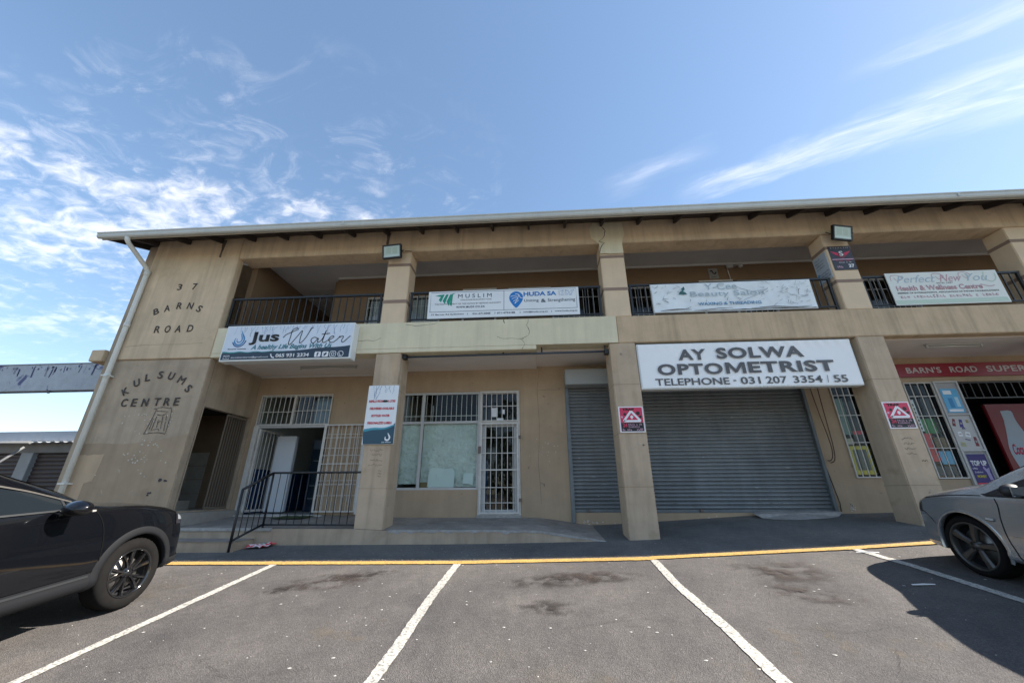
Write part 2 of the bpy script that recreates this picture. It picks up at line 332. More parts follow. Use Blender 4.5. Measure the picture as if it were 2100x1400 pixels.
def worn(name, col, lo, hi, under=(.085, .08, .077)):
    m = mat(name, col, .75, nz=(6, .10), bump=(90, .4, .003)); T = m.node_tree; K = T.links; B = T.nodes['Principled BSDF']
    src = B.inputs['Base Color'].links[0].from_socket; geo = T.nodes.new('ShaderNodeNewGeometry')
    n = T.nodes.new('ShaderNodeTexNoise'); n.inputs['Scale'].default_value = 45; n.inputs['Detail'].default_value = 6; n.inputs['Roughness'].default_value = .7; K.new(geo.outputs['Position'], n.inputs['Vector'])
    r = T.nodes.new('ShaderNodeMapRange'); K.new(n.outputs[0], r.inputs[0]); r.inputs[1].default_value = lo; r.inputs[2].default_value = hi
    x = T.nodes.new('ShaderNodeMix'); x.data_type = 'RGBA'; K.new(r.outputs[0], x.inputs[0]); K.new(src, x.inputs[6]); x.inputs[7].default_value = (*under, 1); K.new(x.outputs[2], B.inputs['Base Color']); return m
WL = worn('line_white', (.50, .48, .43), .46, .66); YL = worn('line_yellow', (.54, .325, .08), .46, .66, (.15, .115, .07))
def strip(name, path, w, m, dz, jit=.006):
    vs = []; fs = []; P_ = []
    for a, b in zip(path[:-1], path[1:]):
        n = max(2, int(math.hypot(b[0]-a[0], b[1]-a[1])/.05))
        P_ += [(a[0]+(b[0]-a[0])*k_/n, a[1]+(b[1]-a[1])*k_/n) for k_ in range(n)]
    P_.append(path[-1])
    for i, p in enumerate(P_):
        a = P_[max(i-1, 0)]; b = P_[min(i+1, len(P_)-1)]; d = Vector((b[0]-a[0], b[1]-a[1])).normalized()
        for s_ in (-1, 1):
            q = w/2+random.uniform(-jit, jit); x, y = p[0]-d.y*q*s_, p[1]+d.x*q*s_; vs.append((x, y, gz(x, y)+dz))
        if i: fs.append((2*i-2, 2*i-1, 2*i+1, 2*i))
    return mesh(name, vs, fs, m)
tag(strip('yellow_kerb_line', [(-12, 5.97), (-5.3, 5.965), (-1.1, 5.96), (1.5, 5.955), (1.52, 5.985), (4, 5.97), (12, 5.97)], .15, YL, .010), kind='structure')
for nm_, path in (('a', [(-3.70, 5.9), (-3.73, 3.2), (-3.75, .2)]), ('b', [(-1.12, 5.9), (-1.15, 4.6), (-1.13, 3.6), (-1.16, .9)]), ('c', [(1.50, 5.89), (1.47, 4.9), (1.51, 3.9), (1.49, .9)]), ('d', [(4.09, 5.9), (4.16, 5.2), (4.21, 3.0), (4.25, .9)]), ('e', [(-6.35, 5.9), (-6.4, .9)]), ('f', [(6.75, 5.9), (6.8, .9)])):
    tag(strip('parking_bay_line', path, .098, WL, .007, .005), kind='structure')
# oil stains: thin films on the asphalt with ragged outlines
def blob(cx, cy, rx, ry, n, seed, dz, rag=.35, rot=0.):
    r_ = random.Random(seed); ph = [r_.uniform(0, 6.28) for _ in range(6)]
    vs = [(cx, cy, gz(cx, cy)+dz)]
    for k_ in range(n):
        a = 2*math.pi*k_/n; q = 1+rag*sum(math.sin(a*(j+2)+ph[j])/(j+1.6) for j in range(5))*.6+r_.uniform(-.05, .05)
        x, y = rx*q*math.cos(a), ry*q*math.sin(a); x, y = cx+x*math.cos(rot)-y*math.sin(rot), cy+x*math.sin(rot)+y*math.cos(rot); vs.append((x, y, gz(x, y)+dz))
    return vs, [(0, 1+k_, 1+(k_+1) % n) for k_ in range(n)]
def film(name, col, lo, hi, sc, mx_=.85):
    m = bpy.data.materials.new(name); m.use_nodes = True; T = m.node_tree; B = T.nodes['Principled BSDF']; K = T.links; B.inputs['Base Color'].default_value = (*col, 1); B.inputs['Roughness'].default_value = .7
    geo = T.nodes.new('ShaderNodeNewGeometry'); n = T.nodes.new('ShaderNodeTexNoise'); n.inputs['Scale'].default_value = sc; n.inputs['Detail'].default_value = 7; n.inputs['Roughness'].default_value = .62; K.new(geo.outputs['Position'], n.inputs['Vector'])
    r = T.nodes.new('ShaderNodeMapRange'); r.interpolation_type = 'SMOOTHSTEP'; K.new(n.outputs[0], r.inputs[0]); r.inputs[1].default_value = lo; r.inputs[2].default_value = hi; r.inputs[4].default_value = mx_
    tcn = T.nodes.new('ShaderNodeAttribute'); tcn.attribute_name = 'edge'; q = T.nodes.new('ShaderNodeMath'); q.operation = 'MULTIPLY'; K.new(r.outputs[0], q.inputs[0]); K.new(tcn.outputs['Fac'], q.inputs[1]); K.new(q.outputs[0], B.inputs['Alpha']); return m
OIL = film('oil_film', (.034, .027, .024), .40, .66, 6, .8); OIL2 = film('brown_spill_film', (.050, .036, .030), .40, .62, 5, .75); DUST = film('sand_film', (.22, .18, .13), .50, .72, 3.5, .45)
def stain(cx, cy, rx, ry, m, seed, dz=.0055, rot=0.):
    vs, fs = blob(cx, cy, rx, ry, 36, seed, dz, .35, rot); o = mesh('oil_stain', vs, fs, m)
    at = o.data.attributes.new('edge', 'FLOAT', 'POINT'); at.data.foreach_set('value', [1.6]+[0.]*(len(vs)-1)); tag(o, kind='stuff'); return o
for i, (x, y, rx, ry, m, rt) in enumerate([(-2.55, 5.22, .75, .32, OIL2, .35), (-2.2, 5.45, .45, .16, OIL, .2), (-2.95, 4.95, .3, .12, OIL, .6), (.25, 5.15, .75, .33, OIL, .1), (.62, 5.25, .5, .3, OIL2, 0), (.05, 4.35, .35, .2, OIL, 0), (2.75, 5.2, .62, .4, OIL2, -.3), (2.6, 4.55, .45, .3, OIL2, -.6),
     (.9, 3.15, .8, .35, DUST, 0), (.2, 5.65, 1.2, .14, DUST, 0), (-1.7, 3.9, .7, .3, DUST, .1), (2.2, 3.6, 1., .4, DUST, 0), (-4.3, 4.9, .7, .5, DUST, .3), (-2.4, 2.6, .7, .3, OIL, 0), (.2, 2.6, .9, .5, OIL2, 0), (3.3, 2.9, .8, .5, DUST, 0)]):
    stain(x, y, rx, ry, m, i, .0055+.0006*i if i < 8 else .0045-.0002*i, rt)
# chewing gum and droppings
bm = bmesh.new(); r_ = random.Random(3)
GUM = mat('gum_white', (.40, .39, .36), .8)
def gum(x, y, r):
    z = gz(x, y)+(.0085 if y > 6.1 else .0055); n = 7; a0 = r_.uniform(0, 6)
    ring = [bm.verts.new((x+r*math.cos(a0+6.283*k_/n)*r_.uniform(.6, 1.2), y+r*math.sin(a0+6.283*k_/n)*r_.uniform(.6, 1.2), gz(x, y)+(.0055 if y > 6.1 else .0015))) for k_ in range(n)]
    top = bm.verts.new((x, y, z))
    for k_ in range(n): bm.faces.new((ring[k_], ring[(k_+1) % n], top))
for _ in range(330):
    y = r_.uniform(2.6, 7.0); gum(r_.uniform(-1.15*y, 1.15*y), y, r_.choice([.004, .005, .006, .008, .011, .016]))
for _ in range(80): gum(r_.uniform(-5, 6), r_.uniform(6.2, 7.0), r_.choice([.005, .008, .012]))
tag(frombm('gum_spots', bm, GUM), kind='stuff')

# cracks in the tarmac and grit along the kerb side
CR = mat('tar_crack', (.018, .017, .016), .9); r_ = random.Random(12)
for k_, pts in enumerate([[(1.9, 3.9), (2.4, 3.75), (2.9, 3.85), (3.5, 3.6)], [(-3.2, 3.3), (-2.6, 3.45), (-2.2, 3.2), (-1.6, 3.3)], [(.2, 3.9), (.9, 4.1), (1.3, 3.95)], [(-.9, 2.9), (-.3, 3.1), (.5, 3.0)], [(2.2, 3.1), (2.5, 3.5), (2.4, 4.1)]]):
    P_ = []
    for a, b in zip(pts[:-1], pts[1:]): P_ += [(a[0]+(b[0]-a[0])*j/9+r_.uniform(-.02, .02), a[1]+(b[1]-a[1])*j/9+r_.uniform(-.02, .02)) for j in range(9)]
    vs = []; fs = []
    for i, p in enumerate(P_):
        w_ = r_.uniform(.0006, .0022); vs += [(p[0], p[1]-w_, gz(*p)+.0085), (p[0], p[1]+w_, gz(*p)+.0085)]
        if i: fs.append((2*i-2, 2*i, 2*i+1, 2*i-1))
    tag(mesh('tar_crack', vs, fs, CR), kind='stuff')
bm = bmesh.new(); GRIT = mat('grit', (.20, .18, .15), .9)
for _ in range(900):
    y = 6.06+abs(r_.gauss(0, .10)) if r_.random() < .45 else 7.06-abs(r_.gauss(0, .06)); x = r_.uniform(-6, 6.5); s_ = r_.uniform(.003, .009); z = gz(x, y)+.006
    v0 = bm.verts.new((x, y, z+s_)); ring = [bm.verts.new((x+s_*math.cos(a), y+s_*math.sin(a), z-.002)) for a in (0, 1.6, 3.1, 4.7)]
    for i in range(4): bm.faces.new((ring[i], ring[(i+1) % 4], v0))
tag(frombm('kerb_grit', bm, GRIT), kind='stuff')
# ------------------------------------------------------------------ the building
Bd = thing('shopping_centre', 'two storey tan plastered shopping centre with balcony, square pillars and sheet roof', 'building', (0, 7.1, .65))
YF, YB, YBL = 7.1, 8.47, 8.65
ZS0, ZS1, ZB = 4.12, 4.69, 6.41
def wall_holes(name, x0, x1, z0, z1, y, th, holes, m, parent, swap=False):
    X = sorted(set([x0, x1]+[h[i] for h in holes for i in (0, 1)])); Z = sorted(set([z0, z1]+[h[i] for h in holes for i in (2, 3)]))
    X = [a for a in X if x0 <= a <= x1]; Z = [a for a in Z if z0 <= a <= z1]
    def hole(i, j):
        if i < 0 or j < 0 or i >= len(X)-1 or j >= len(Z)-1: return None
        cx, cz = (X[i]+X[i+1])/2, (Z[j]+Z[j+1])/2; return any(h[0] < cx < h[1] and h[2] < cz < h[3] for h in holes)
    vs = []; fs = []
    def q(*p):
        k_ = len(vs); vs.extend(p); fs.append((k_, k_+1, k_+2, k_+3))
    for i in range(len(X)-1):
        for j in range(len(Z)-1):
            if hole(i, j): continue
            a, b, c, d = X[i], X[i+1], Z[j], Z[j+1]
            q((a, y, c), (b, y, c), (b, y, d), (a, y, d)); q((a, y+th, d), (b, y+th, d), (b, y+th, c), (a, y+th, c))
            for (ii, jj, p) in ((i-1, j, [(a, y, d), (a, y+th, d), (a, y+th, c), (a, y, c)]), (i+1, j, [(b, y, c), (b, y+th, c), (b, y+th, d), (b, y, d)]), (i, j-1, [(a, y, c), (a, y+th, c), (b, y+th, c), (b, y, c)]), (i, j+1, [(a, y, d), (b, y, d), (b, y+th, d), (a, y+th, d)])):
                if hole(ii, jj) in (True, None): q(*p)
    if swap: vs = [(v_[1], v_[0], v_[2]) for v_ in vs]
    o = mesh(name, vs, fs, m, parent); bm = bmesh.new(); bm.from_mesh(o.data); bmesh.ops.remove_doubles(bm, verts=bm.verts, dist=1e-4); bmesh.ops.recalc_face_normals(bm, faces=bm.faces); bm.to_mesh(o.data); bm.free(); return o
# --- tower (end pier) front: lower, band, upper
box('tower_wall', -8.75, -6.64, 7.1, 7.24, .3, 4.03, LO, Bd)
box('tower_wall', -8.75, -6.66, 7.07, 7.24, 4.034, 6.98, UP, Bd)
box('wall', -9.09, -8.752, 7.19, 15.9, .3, 6.93, LO, Bd)                       # gable end wall, set back from the corner
box('ledge_block', -9.40, -9.092, 7.12, 7.6, 4.04, 4.29, UP, Bd)
wall_holes('stair_wall', 7.243, 8.95, .6, 4.028, -6.64, -.12, [(7.27, 8.60, 1.13, 3.06)], LO, Bd, swap=True)
# paint-over patches with ragged edges
def patch(pts, m, y, rag=.02, seed=0, name='paint_patch', parent=None):
    r_ = random.Random(seed); out = []
    for a, b in zip(pts, pts[1:]+pts[:1]):
        n = max(1, int(math.hypot(b[0]-a[0], b[1]-a[1])/.09))
        for k_ in range(n): out.append((a[0]+(b[0]-a[0])*k_/n+(r_.uniform(-rag, rag) if k_ else 0), a[1]+(b[1]-a[1])*k_/n+(r_.uniform(-rag, rag) if k_ else 0)))
    return poly(name, out, y, m, parent or Bd, .0025)
patch([(-8.735, .35), (-6.655, .35), (-6.655, 2.50), (-7.3, 2.38), (-7.9, 2.32), (-8.2, 2.34), (-8.735, 2.33)], TOWP, 7.0965, .012, 1)
patch([(-8.735, 2.12), (-8.22, 2.14), (-8.24, 1.82), (-8.27, 1.66), (-8.42, 1.62), (-8.44, 1.2), (-8.735, .9)], TOWL, 7.093, .012, 2)
# upper beam (one spandrel over all bays) and left jamb
box('beam', -6.657, 17, 7.07, 7.5, 6.412, 6.98, UP, Bd)
box('balcony_slab', 1.645, 17, 7.1, 8.95, ZS0, ZS1, TANS, Bd)
# cream painted part of the slab edge
bm = bmesh.new(); bm_box(bm, -6.72, 1.64, 7.085, 7.42, 4.125, ZS1); frombm('slab_edge', bm, CREAM, Bd)
box('slab_edge', -6.72, .045, 7.085, 7.42, 4.035, 4.122, CREAM, Bd, .006)
box('balcony_slab', -6.64, 1.642, 7.423, 8.95, 4.15, ZS1-.004, CONC, Bd, 0)
box('soffit', -6.62, .045, 7.424, 8.64, 4.06, 4.148, CEIL, Bd, 0); box('soffit', .048, 1.64, 7.424, 8.9, 4.11, 4.148, CEIL, Bd, 0); box('soffit', 1.96, 17, 7.3, 8.9, 4.105, 4.118, CEIL, Bd, 0)
box('cornice', -6.62, -3.2, 8.60, 8.645, 4.03, 4.058, CORN, Bd, .006)
tube('conduit', [(-6.60, 7.5, 4.05), (-6.60, 8.6, 4.05)], .014, CORN, Bd)
# --- pillars
for i, (x0, x1) in enumerate([(-3.17, -2.66), (1.46, 1.96), (6.05, 6.55), (9.62, 10.12), (14.2, 14.7)]):
    zb = gz(x0, 7.1)-.2
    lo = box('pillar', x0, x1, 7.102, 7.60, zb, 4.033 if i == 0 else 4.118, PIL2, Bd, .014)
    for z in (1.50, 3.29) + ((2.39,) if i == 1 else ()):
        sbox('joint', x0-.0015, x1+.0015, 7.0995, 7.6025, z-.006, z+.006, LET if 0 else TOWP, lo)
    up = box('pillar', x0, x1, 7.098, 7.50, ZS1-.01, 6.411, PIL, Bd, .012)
    for z0, z1 in (((6.05, 6.12), (5.15, 5.23)) if i == 0 else ((6.05, 6.12), (5.27, 5.34))):
        sbox('painted_band', x0-.003, x1+.003, 7.095, 7.503, z0, z1, DKBAND, up)
# cream repair patches
patch([(1.36, 6.95), (2.0, 6.93), (2.02, 6.62), (1.955, 6.42), (1.955, 6.15), (1.47, 6.15), (1.45, 6.42), (1.30, 6.55), (1.28, 6.8)], CREAM, 7.063, .012, 5)
patch([(-2.88, 4.02), (-2.70, 4.02), (-2.70, 3.56), (-2.78, 3.56)], TOWL, 7.0995-.004, .006, 6); patch([(1.47, 4.10), (1.60, 4.10), (1.57, 3.52), (1.47, 3.56)], TOWL, 7.0965, .006, 7)
CRK = mat('crack_dark', (.035, .03, .025), .95)
for pts, y, w_ in (([(1.56, 6.93), (1.55, 6.84), (1.62, 6.72), (1.60, 6.66), (1.57, 6.56), (1.46, 6.46), (1.58, 6.42), (1.49, 6.30), (1.45, 6.17)], 7.0605, .012),
               ([(-.10, 4.68), (-.14, 4.55), (-.08, 4.40), (-.1, 4.33), (-.26, 4.25), (-.18, 4.16), (-.24, 4.04)], 7.0835, .007), ([(-.73, 4.32), (-.6, 4.27), (-.45, 4.28), (-.2, 4.26)], 7.0835, .006), ([(-.6, 4.685), (-.58, 4.6)], 7.0835, .012),
               ([(-3.95, 4.30), (-3.7, 4.27), (-3.5, 4.31), (-3.25, 4.30), (-3.1, 4.36)], 7.0835, .006), ([(-2.62, 4.64), (-2.4, 4.60), (-2.1, 4.63), (-1.95, 4.66)], 7.0835, .006), ([(-8.6, 4.32), (-8.0, 4.35), (-7.4, 4.34), (-6.9, 4.36)], 7.0685, .005),
               ([(.1, 4.08), (.04, 3.6), (.07, 2.8), (.02, 2.), (.06, 1.2)], 8.4675, .0035), ([(.05, 3.55), (.3, 3.57), (.62, 3.56)], 8.4675, .003)):
    P_ = []
    for a, b in zip(pts[:-1], pts[1:]):
        P_ += [a, ((a[0]+b[0])/2+random.uniform(-.012, .012), (a[1]+b[1])/2+random.uniform(-.012, .012))]
    ribbon('crack', P_+[pts[-1]], w_, y, CRK, Bd, .5)
# damp stains below the eave
DAMP = mat('damp_stain', (.13, .10, .075), .95, nz=(8, .2))
for x, z0, z1 in ((-7.13, 6.45, 6.93), (-3.23, 6.60, 6.93)): patch([(x-.05, z1), (x+.06, z1), (x+.035, (z0+z1)/2), (x+.03, z0), (x-.03, z0+.03), (x-.02, (z0+z1)/2)], DAMP, 7.066, .012, int(x*10))
for x, z0 in ((-1.55, 6.45),): patch([(x-.03, 6.93), (x+.03, 6.93), (x+.02, z0), (x-.02, z0)], PIL, 7.0665, .01, 9)
# flaking chips where the plaster has come away
CHIP = mat('plaster_chip', (.60, .57, .50), .9); CHIPD = mat('scuff_dark', (.06, .05, .06), .9)
def chips(n, x0, x1, z0, z1, y, s0, s1, m, seed):
    bm = bmesh.new(); r_ = random.Random(seed)
    for _ in range(n):
        cx, cz, s_ = r_.gauss((x0+x1)/2, (x1-x0)/4), r_.gauss((z0+z1)/2, (z1-z0)/4), r_.uniform(s0, s1); a0 = r_.uniform(0, 6)
        bm.faces.new([bm.verts.new((cx+s_*r_.uniform(.5, 1.3)*math.cos(a0+k_*1.05), y, cz+s_*r_.uniform(.4, 1.1)*math.sin(a0+k_*1.05))) for k_ in range(6)])
    tag(frombm('flaked_spots', bm, m, Bd), kind='stuff')
chips(60, -8.1, -7.0, 1.8, 2.9, 7.0915, .006, .022, CHIP, 1); chips(16, -8.2, -7.4, 2.75, 3.0, 7.0915, .006, .016, CHIP, 4); chips(10, -7.12, -7.06, 2.6, 2.95, 7.0915, .008, .016, CHIP, 5)
chips(3, -6.90, -6.82, 1.62, 1.72, 7.0915, .02, .045, CHIPD, 2); chips(3, -7.1, -7.0, 1.40, 1.46, 7.0915, .02, .03, CHIPD, 3)
chips(26, -.15, .5, 2.0, 2.5, 8.466, .004, .012, CHIP, 6); chips(18, 6.0, 6.1, 1.05, 1.2, 8.466, .01, .02, CHIP, 7); chips(16, 1.95, 4.5, .86, .96, 8.466, .012, .03, CHIP, 8); chips(20, .7, 1.4, .82, .9, 8.466, .01, .022, CHIP, 9)
for i, (x0, x1, z0, z1) in enumerate([(1.5, 1.95, 3.6, 4.05), (1.55, 1.9, 1.95, 2.3), (6.3, 6.5, 1.3, 1.45)]): chips(22, x0, x1, z0, z1, 7.0985, .006, .02, mat('pillar_scuff', (.43, .38, .30), .9), 20+i)
# pen scribbles
INK = mat('ink_scribble', (.05, .045, .05), .9)
def scribble(x0, x1, z0, z1, y, rows, seed, w_=.006):
    r_ = random.Random(seed)
    for k_ in range(rows):
        z = z1-(z1-z0)*(k_+.5)/rows; x = x0+r_.uniform(0, .15)*(x1-x0); pts = []
        while x < x1-r_.uniform(0, .3)*(x1-x0): pts.append((x, z+r_.uniform(-1, 1)*(z1-z0)/rows*.28)); x += r_.uniform(.008, .022)
        if len(pts) > 2: ribbon('pen_scribble', pts, w_, y, INK, Bd)
scribble(-3.05, -2.72, 1.85, 2.20, 7.0985, 4, 1, .005); scribble(-2.86, -2.76, 1.68, 1.82, 7.0985, 3, 2, .005)
scribble(6.18, 6.42, 1.95, 2.28, 7.0985, 4, 3, .005); scribble(6.38, 6.5, 1.84, 1.92, 7.0985, 1, 4, .008)
for pts in ([(-7.52, 2.99), (-7.35, 3.02), (-7.16, 2.99)], [(-7.46, 2.99), (-7.50, 2.75), (-7.56, 2.50)], [(-7.18, 3.02), (-7.13, 2.9), (-7.12, 2.5)], [(-7.56, 2.51), (-7.3, 2.53), (-7.11, 2.50)], [(-7.45, 2.95), (-7.2, 2.93)],
            [(-7.42, 2.88), (-7.30, 2.86), (-7.22, 2.9)], [(-7.46, 2.80), (-7.48, 2.58)], [(-7.41, 2.84), (-7.43, 2.56)], [(-7.35, 2.78), (-7.34, 2.62)], [(-7.28, 2.84), (-7.25, 2.6)], [(-7.21, 2.86), (-7.17, 2.56)], [(-7.36, 2.72), (-7.29, 2.75)], [(-7.4, 2.58), (-7.3, 2.6), (-7.27, 2.56)]):
    ribbon('marker_doodle', smooth_pts(pts, 4), .010, 7.0905, INK, Bd, .3)
# --- back walls
wall_holes('back_wall', -6.64, -3.06, .6, 4.15, YBL, .15, [(-6.50, -4.76, .99, 3.60)], BACKW, Bd)
sbox('back_wall', -3.06, -3.03, 8.475, 8.79, .6, 4.15, BACKW, Bd)
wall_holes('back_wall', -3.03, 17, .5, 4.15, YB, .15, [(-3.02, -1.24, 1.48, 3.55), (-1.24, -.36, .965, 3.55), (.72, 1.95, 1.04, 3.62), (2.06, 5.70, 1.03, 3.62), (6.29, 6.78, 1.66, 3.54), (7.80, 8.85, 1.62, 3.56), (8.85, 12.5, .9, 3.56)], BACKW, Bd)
sbox('wall', -3.3, -3.15, 8.81, 15.9, .5, 4.1, INT, Bd)
# upper veranda
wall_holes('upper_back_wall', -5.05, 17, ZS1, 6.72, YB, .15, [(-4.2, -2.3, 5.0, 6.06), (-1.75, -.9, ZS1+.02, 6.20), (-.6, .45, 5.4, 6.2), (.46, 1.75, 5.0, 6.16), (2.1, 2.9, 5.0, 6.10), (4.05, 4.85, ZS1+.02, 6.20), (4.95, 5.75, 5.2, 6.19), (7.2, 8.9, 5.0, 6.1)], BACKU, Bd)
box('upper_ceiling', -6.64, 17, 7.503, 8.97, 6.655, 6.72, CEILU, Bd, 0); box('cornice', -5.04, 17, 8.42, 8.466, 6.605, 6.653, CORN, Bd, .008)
box('wall', -6.64, -6.50, 7.503, 11.8, ZS1, 6.65, BACKU, Bd, 0); sbox('wall', -6.5, -5.05, 11.0, 11.15, ZS1, 6.65, BACKU, Bd); sbox('wall', -5.2, -5.05, 8.63, 11.0, ZS1, 6.65, BACKU, Bd); sbox('upper_ceiling', -6.5, -5.2, 8.972, 11.0, 6.65, 6.7, CEILU, Bd); sbox('balcony_slab', -6.5, -5.2, 8.952, 11., 4.3, 4.68, CONC, Bd)
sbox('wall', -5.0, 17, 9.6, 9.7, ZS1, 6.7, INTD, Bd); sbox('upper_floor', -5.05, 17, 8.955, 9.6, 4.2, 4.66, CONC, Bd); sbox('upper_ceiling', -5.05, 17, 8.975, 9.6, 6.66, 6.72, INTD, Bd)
def bars(par, x0, x1, z0, z1, y, step, hz, r=.006, m=WHM, fr=.022, jit=0.):
    """welded burglar-bar grille: frame pieces, uprights and cross bars are each their own piece"""
    for a in ((x0, x1, z1-fr, z1), (x0, x1, z0, z0+fr), (x0, x0+fr, z0+fr, z1-fr), (x1-fr, x1, z0+fr, z1-fr)): sbox('grille_frame', a[0], a[1], y-.012, y+.012, a[2], a[3], m, par)
    n = max(2, round((x1-x0)/step))
    for k_ in range(1, n): x = x0+(x1-x0)*k_/n+random.uniform(-jit, jit); sbox('bar', x-r, x+r, y-r, y+r, z0+fr, z1-fr, m, par)
    for z in hz: sbox('cross_bar', x0+fr, x1-fr, y-r-.007, y-r, z-r, z+r, m, par)
def framebox(par, x0, x1, z0, z1, y, w_, m, name='frame', d=.05):
    for a in ((x0, x1, z1-w_, z1), (x0, x1, z0, z0+w_), (x0, x0+w_, z0+w_, z1-w_), (x1-w_, x1, z0+w_, z1-w_)): sbox(name, a[0], a[1], y, y+d, a[2], a[3], m, par)
def part(name, parent): 
    o = bpy.data.objects.new(name, None); o.empty_display_size = .1; return link(o, parent)
UPG = mat('net_curtain', (.45, .46, .50), .9, nz=(12, .15))
for x0, x1, z0, z1, cur, g in ((-4.2, -2.3, 5.0, 6.06, .5, WHM), (-.6, .45, 5.4, 6.2, 0, WHM), (.46, 1.75, 5.0, 6.16, 0, ALU), (2.1, 2.9, 5.0, 6.1, 0, ALU), (4.95, 5.75, 5.2, 6.19, 0, ALU), (7.2, 8.9, 5.0, 6.1, 0, ALU)):
    w_ = part('upper_window', Bd); framebox(w_, x0, x1, z0, z1, YB+.02, .04, g); sbox('pane', x0+.04, x1-.04, YB+.05, YB+.056, z0+.04, z1-.04, GLW, w_); bars(w_, x0+.02, x1-.02, z0+.02, z1-.02, YB+.0, .12, (z0+.35, z1-.3), .005, g)
    if cur: sbox('curtain', x0+.05, x1-.05, YB+.12, YB+.13, z0+.05, z1-.05, UPG, w_)
for x0, x1 in ((-1.75, -.9), (4.05, 4.85)):
    w_ = part('upper_door', Bd); framebox(w_, x0, x1, ZS1+.02, 6.20, YB-.01, .05, WHM); sbox('door_leaf', x0+.05, x1-.05, YB+.04, YB+.08, ZS1+.07, 6.14, mat('door_brown', (.10, .06, .04), .5), w_)
# --- left shop front: transom grille, open doorway, gates
tr = part('transom_window', Bd)
framebox(tr, -6.50, -4.76, 2.90, 3.60, YBL+.03, .035, ALU); sbox('mullion', -5.70, -5.64, YBL+.03, YBL+.08, 2.935, 3.565, ALU, tr)
sbox('pane', -6.465, -5.70, YBL+.05, YBL+.056, 2.935, 3.565, GLW, tr); sbox('pane', -5.64, -4.795, YBL+.05, YBL+.056, 2.935, 3.565, GLW, tr)
bars(tr, -6.50, -5.66, 2.885, 3.605, YBL-.02, .115, (3.20,), .006); bars(tr, -5.655, -4.755, 2.885, 3.605, YBL-.02, .115, (3.22,), .006)
sbox('blind', -5.2, -4.82, YBL+.09, YBL+.10, 2.95, 3.54, mat('blue_grey_blind', (.20, .26, .34), .6), tr)
sh = part('shop_doorway', Bd)
sbox('door_jamb', -6.52, -6.42, YBL-.03, YBL+.13, .99, 2.882, WHM, sh); sbox('door_head', -6.42, -4.76, YBL+.0, YBL+.12, 2.84, 2.883, ALU, sh)
lf = part('folded_gate', sh); 
for a in ((8.66, 9.5, 2.78, 2.82), (8.66, 9.5, 1.05, 1.10), (8.66, 8.72, 1.10, 2.78), (9.44, 9.5, 1.10, 2.78)): sbox('gate_frame', -6.40, -6.36, a[0], a[1], a[2], a[3], WHM, lf)
for k_ in range(5): y = 8.8+.13*k_; sbox('bar', -6.386, -6.374, y-.006, y+.006, 1.1, 2.78, WHM, lf)
gt = part('folding_security_gate', Bd)
bars(gt, -4.80, -3.86, 1.05, 2.885, YBL-.075, .105, (2.66, 2.36, 2.03, 1.68, 1.38), .006, fr=.03, jit=.01); bars(gt, -4.74, -3.82, 1.06, 2.87, YBL-.125, .15, (2.58, 2.20, 2.02, 1.60), .006, fr=.022, jit=.015)
sbox('gate_post', -3.83, -3.77, YBL-.15, YBL-.06, 1.02, 2.95, WHM, gt)
# interior of the left shop
sbox('interior_wall', -6.9, -6.75, 8.955, 14, 1.98, 4.1, INT, Bd); sbox('interior_wall', -6.9, -6.75, 8.955, 14, .9, 1.978, BLUE, Bd); sbox('interior_wall', -6.9, -3.3, 14, 14.1, .9, 4.1, mat('interior_blue_wall', (.02, .05, .16), .8), Bd); sbox('interior_ceiling', -6.74, -3.3, 8.81, 14, 3.9, 4.0, mat('interior_ceiling', (.10, .11, .14), .9), Bd)
sbox('interior_floor', -6.74, -3.3, 8.66, 14, .9, 1.0, TILE, Bd); sbox('threshold', -6.42, -4.5, 8.45, 8.655, .92, 1.006, TILE, Bd)
# --- platform, ramp and steps
vs = []; fs = []
cols = [(-6.62, .865, 1.0), (-5, .865, 1.0), (-3.2, .862, .99), (-2.6, .835, .955), (-1, .835, .955), (-.05, .832, .955), (.35, .78, .91), (.8, .715, .84), (1.22, .655, .80)]
yb = lambda x: 8.66 if x < -3.06 else 8.475
rows = 5
for x, zf, zb in cols:
    for k_ in range(rows):
        t = k_/(rows-1); vs.append((x, 7.085+(yb(x)-7.085)*t, zf+(zb-zf)*t))
    vs.append((x, 7.085, gz(x, 7.085)-.06))
R_ = rows+1
for i in range(len(cols)-1):
    for k_ in range(rows-1): fs.append((i*R_+k_, (i+1)*R_+k_, (i+1)*R_+k_+1, i*R_+k_+1))
o = mesh('platform_floor', vs, fs, CONC, Bd)
fs2 = [(i*R_+rows, (i+1)*R_+rows, (i+1)*R_, i*R_) for i in range(len(cols)-1)]
mesh('platform_riser', [(v_[0], v_[1]-.004, v_[2]-.004) for v_ in vs], fs2, LO, Bd)
ribx = [-2.55+.08*k_ for k_ in range(33)]
vs2 = []; fs3 = []
for i, x in enumerate(ribx+[.2, .4, .6, .8, 1.0, 1.18]):
    z = float(np.interp(x, [c[0] for c in cols], [c[1] for c in cols])); dz = .028+random.uniform(-.012, .012)
    if random.random() < .1: dz += .02
    vs2 += [(x, 7.13, z+.005), (x, 7.074, z+.004), (x, 7.074, z-dz)]
    if i: fs3 += [(3*i-3, 3*i-2, 3*i+1, 3*i), (3*i-2, 3*i-1, 3*i+2, 3*i+1)]
mesh('concrete_nosing', vs2, fs3, CEDGE, Bd)
bm = bmesh.new(); bm_box(bm, -6.62, -4.88, 6.60, 7.08, .25, .70); bmesh.ops.bevel(bm, geom=bm.edges[:], offset=.015, segments=2, affect='EDGES'); frombm('step', bm, LO, Bd)
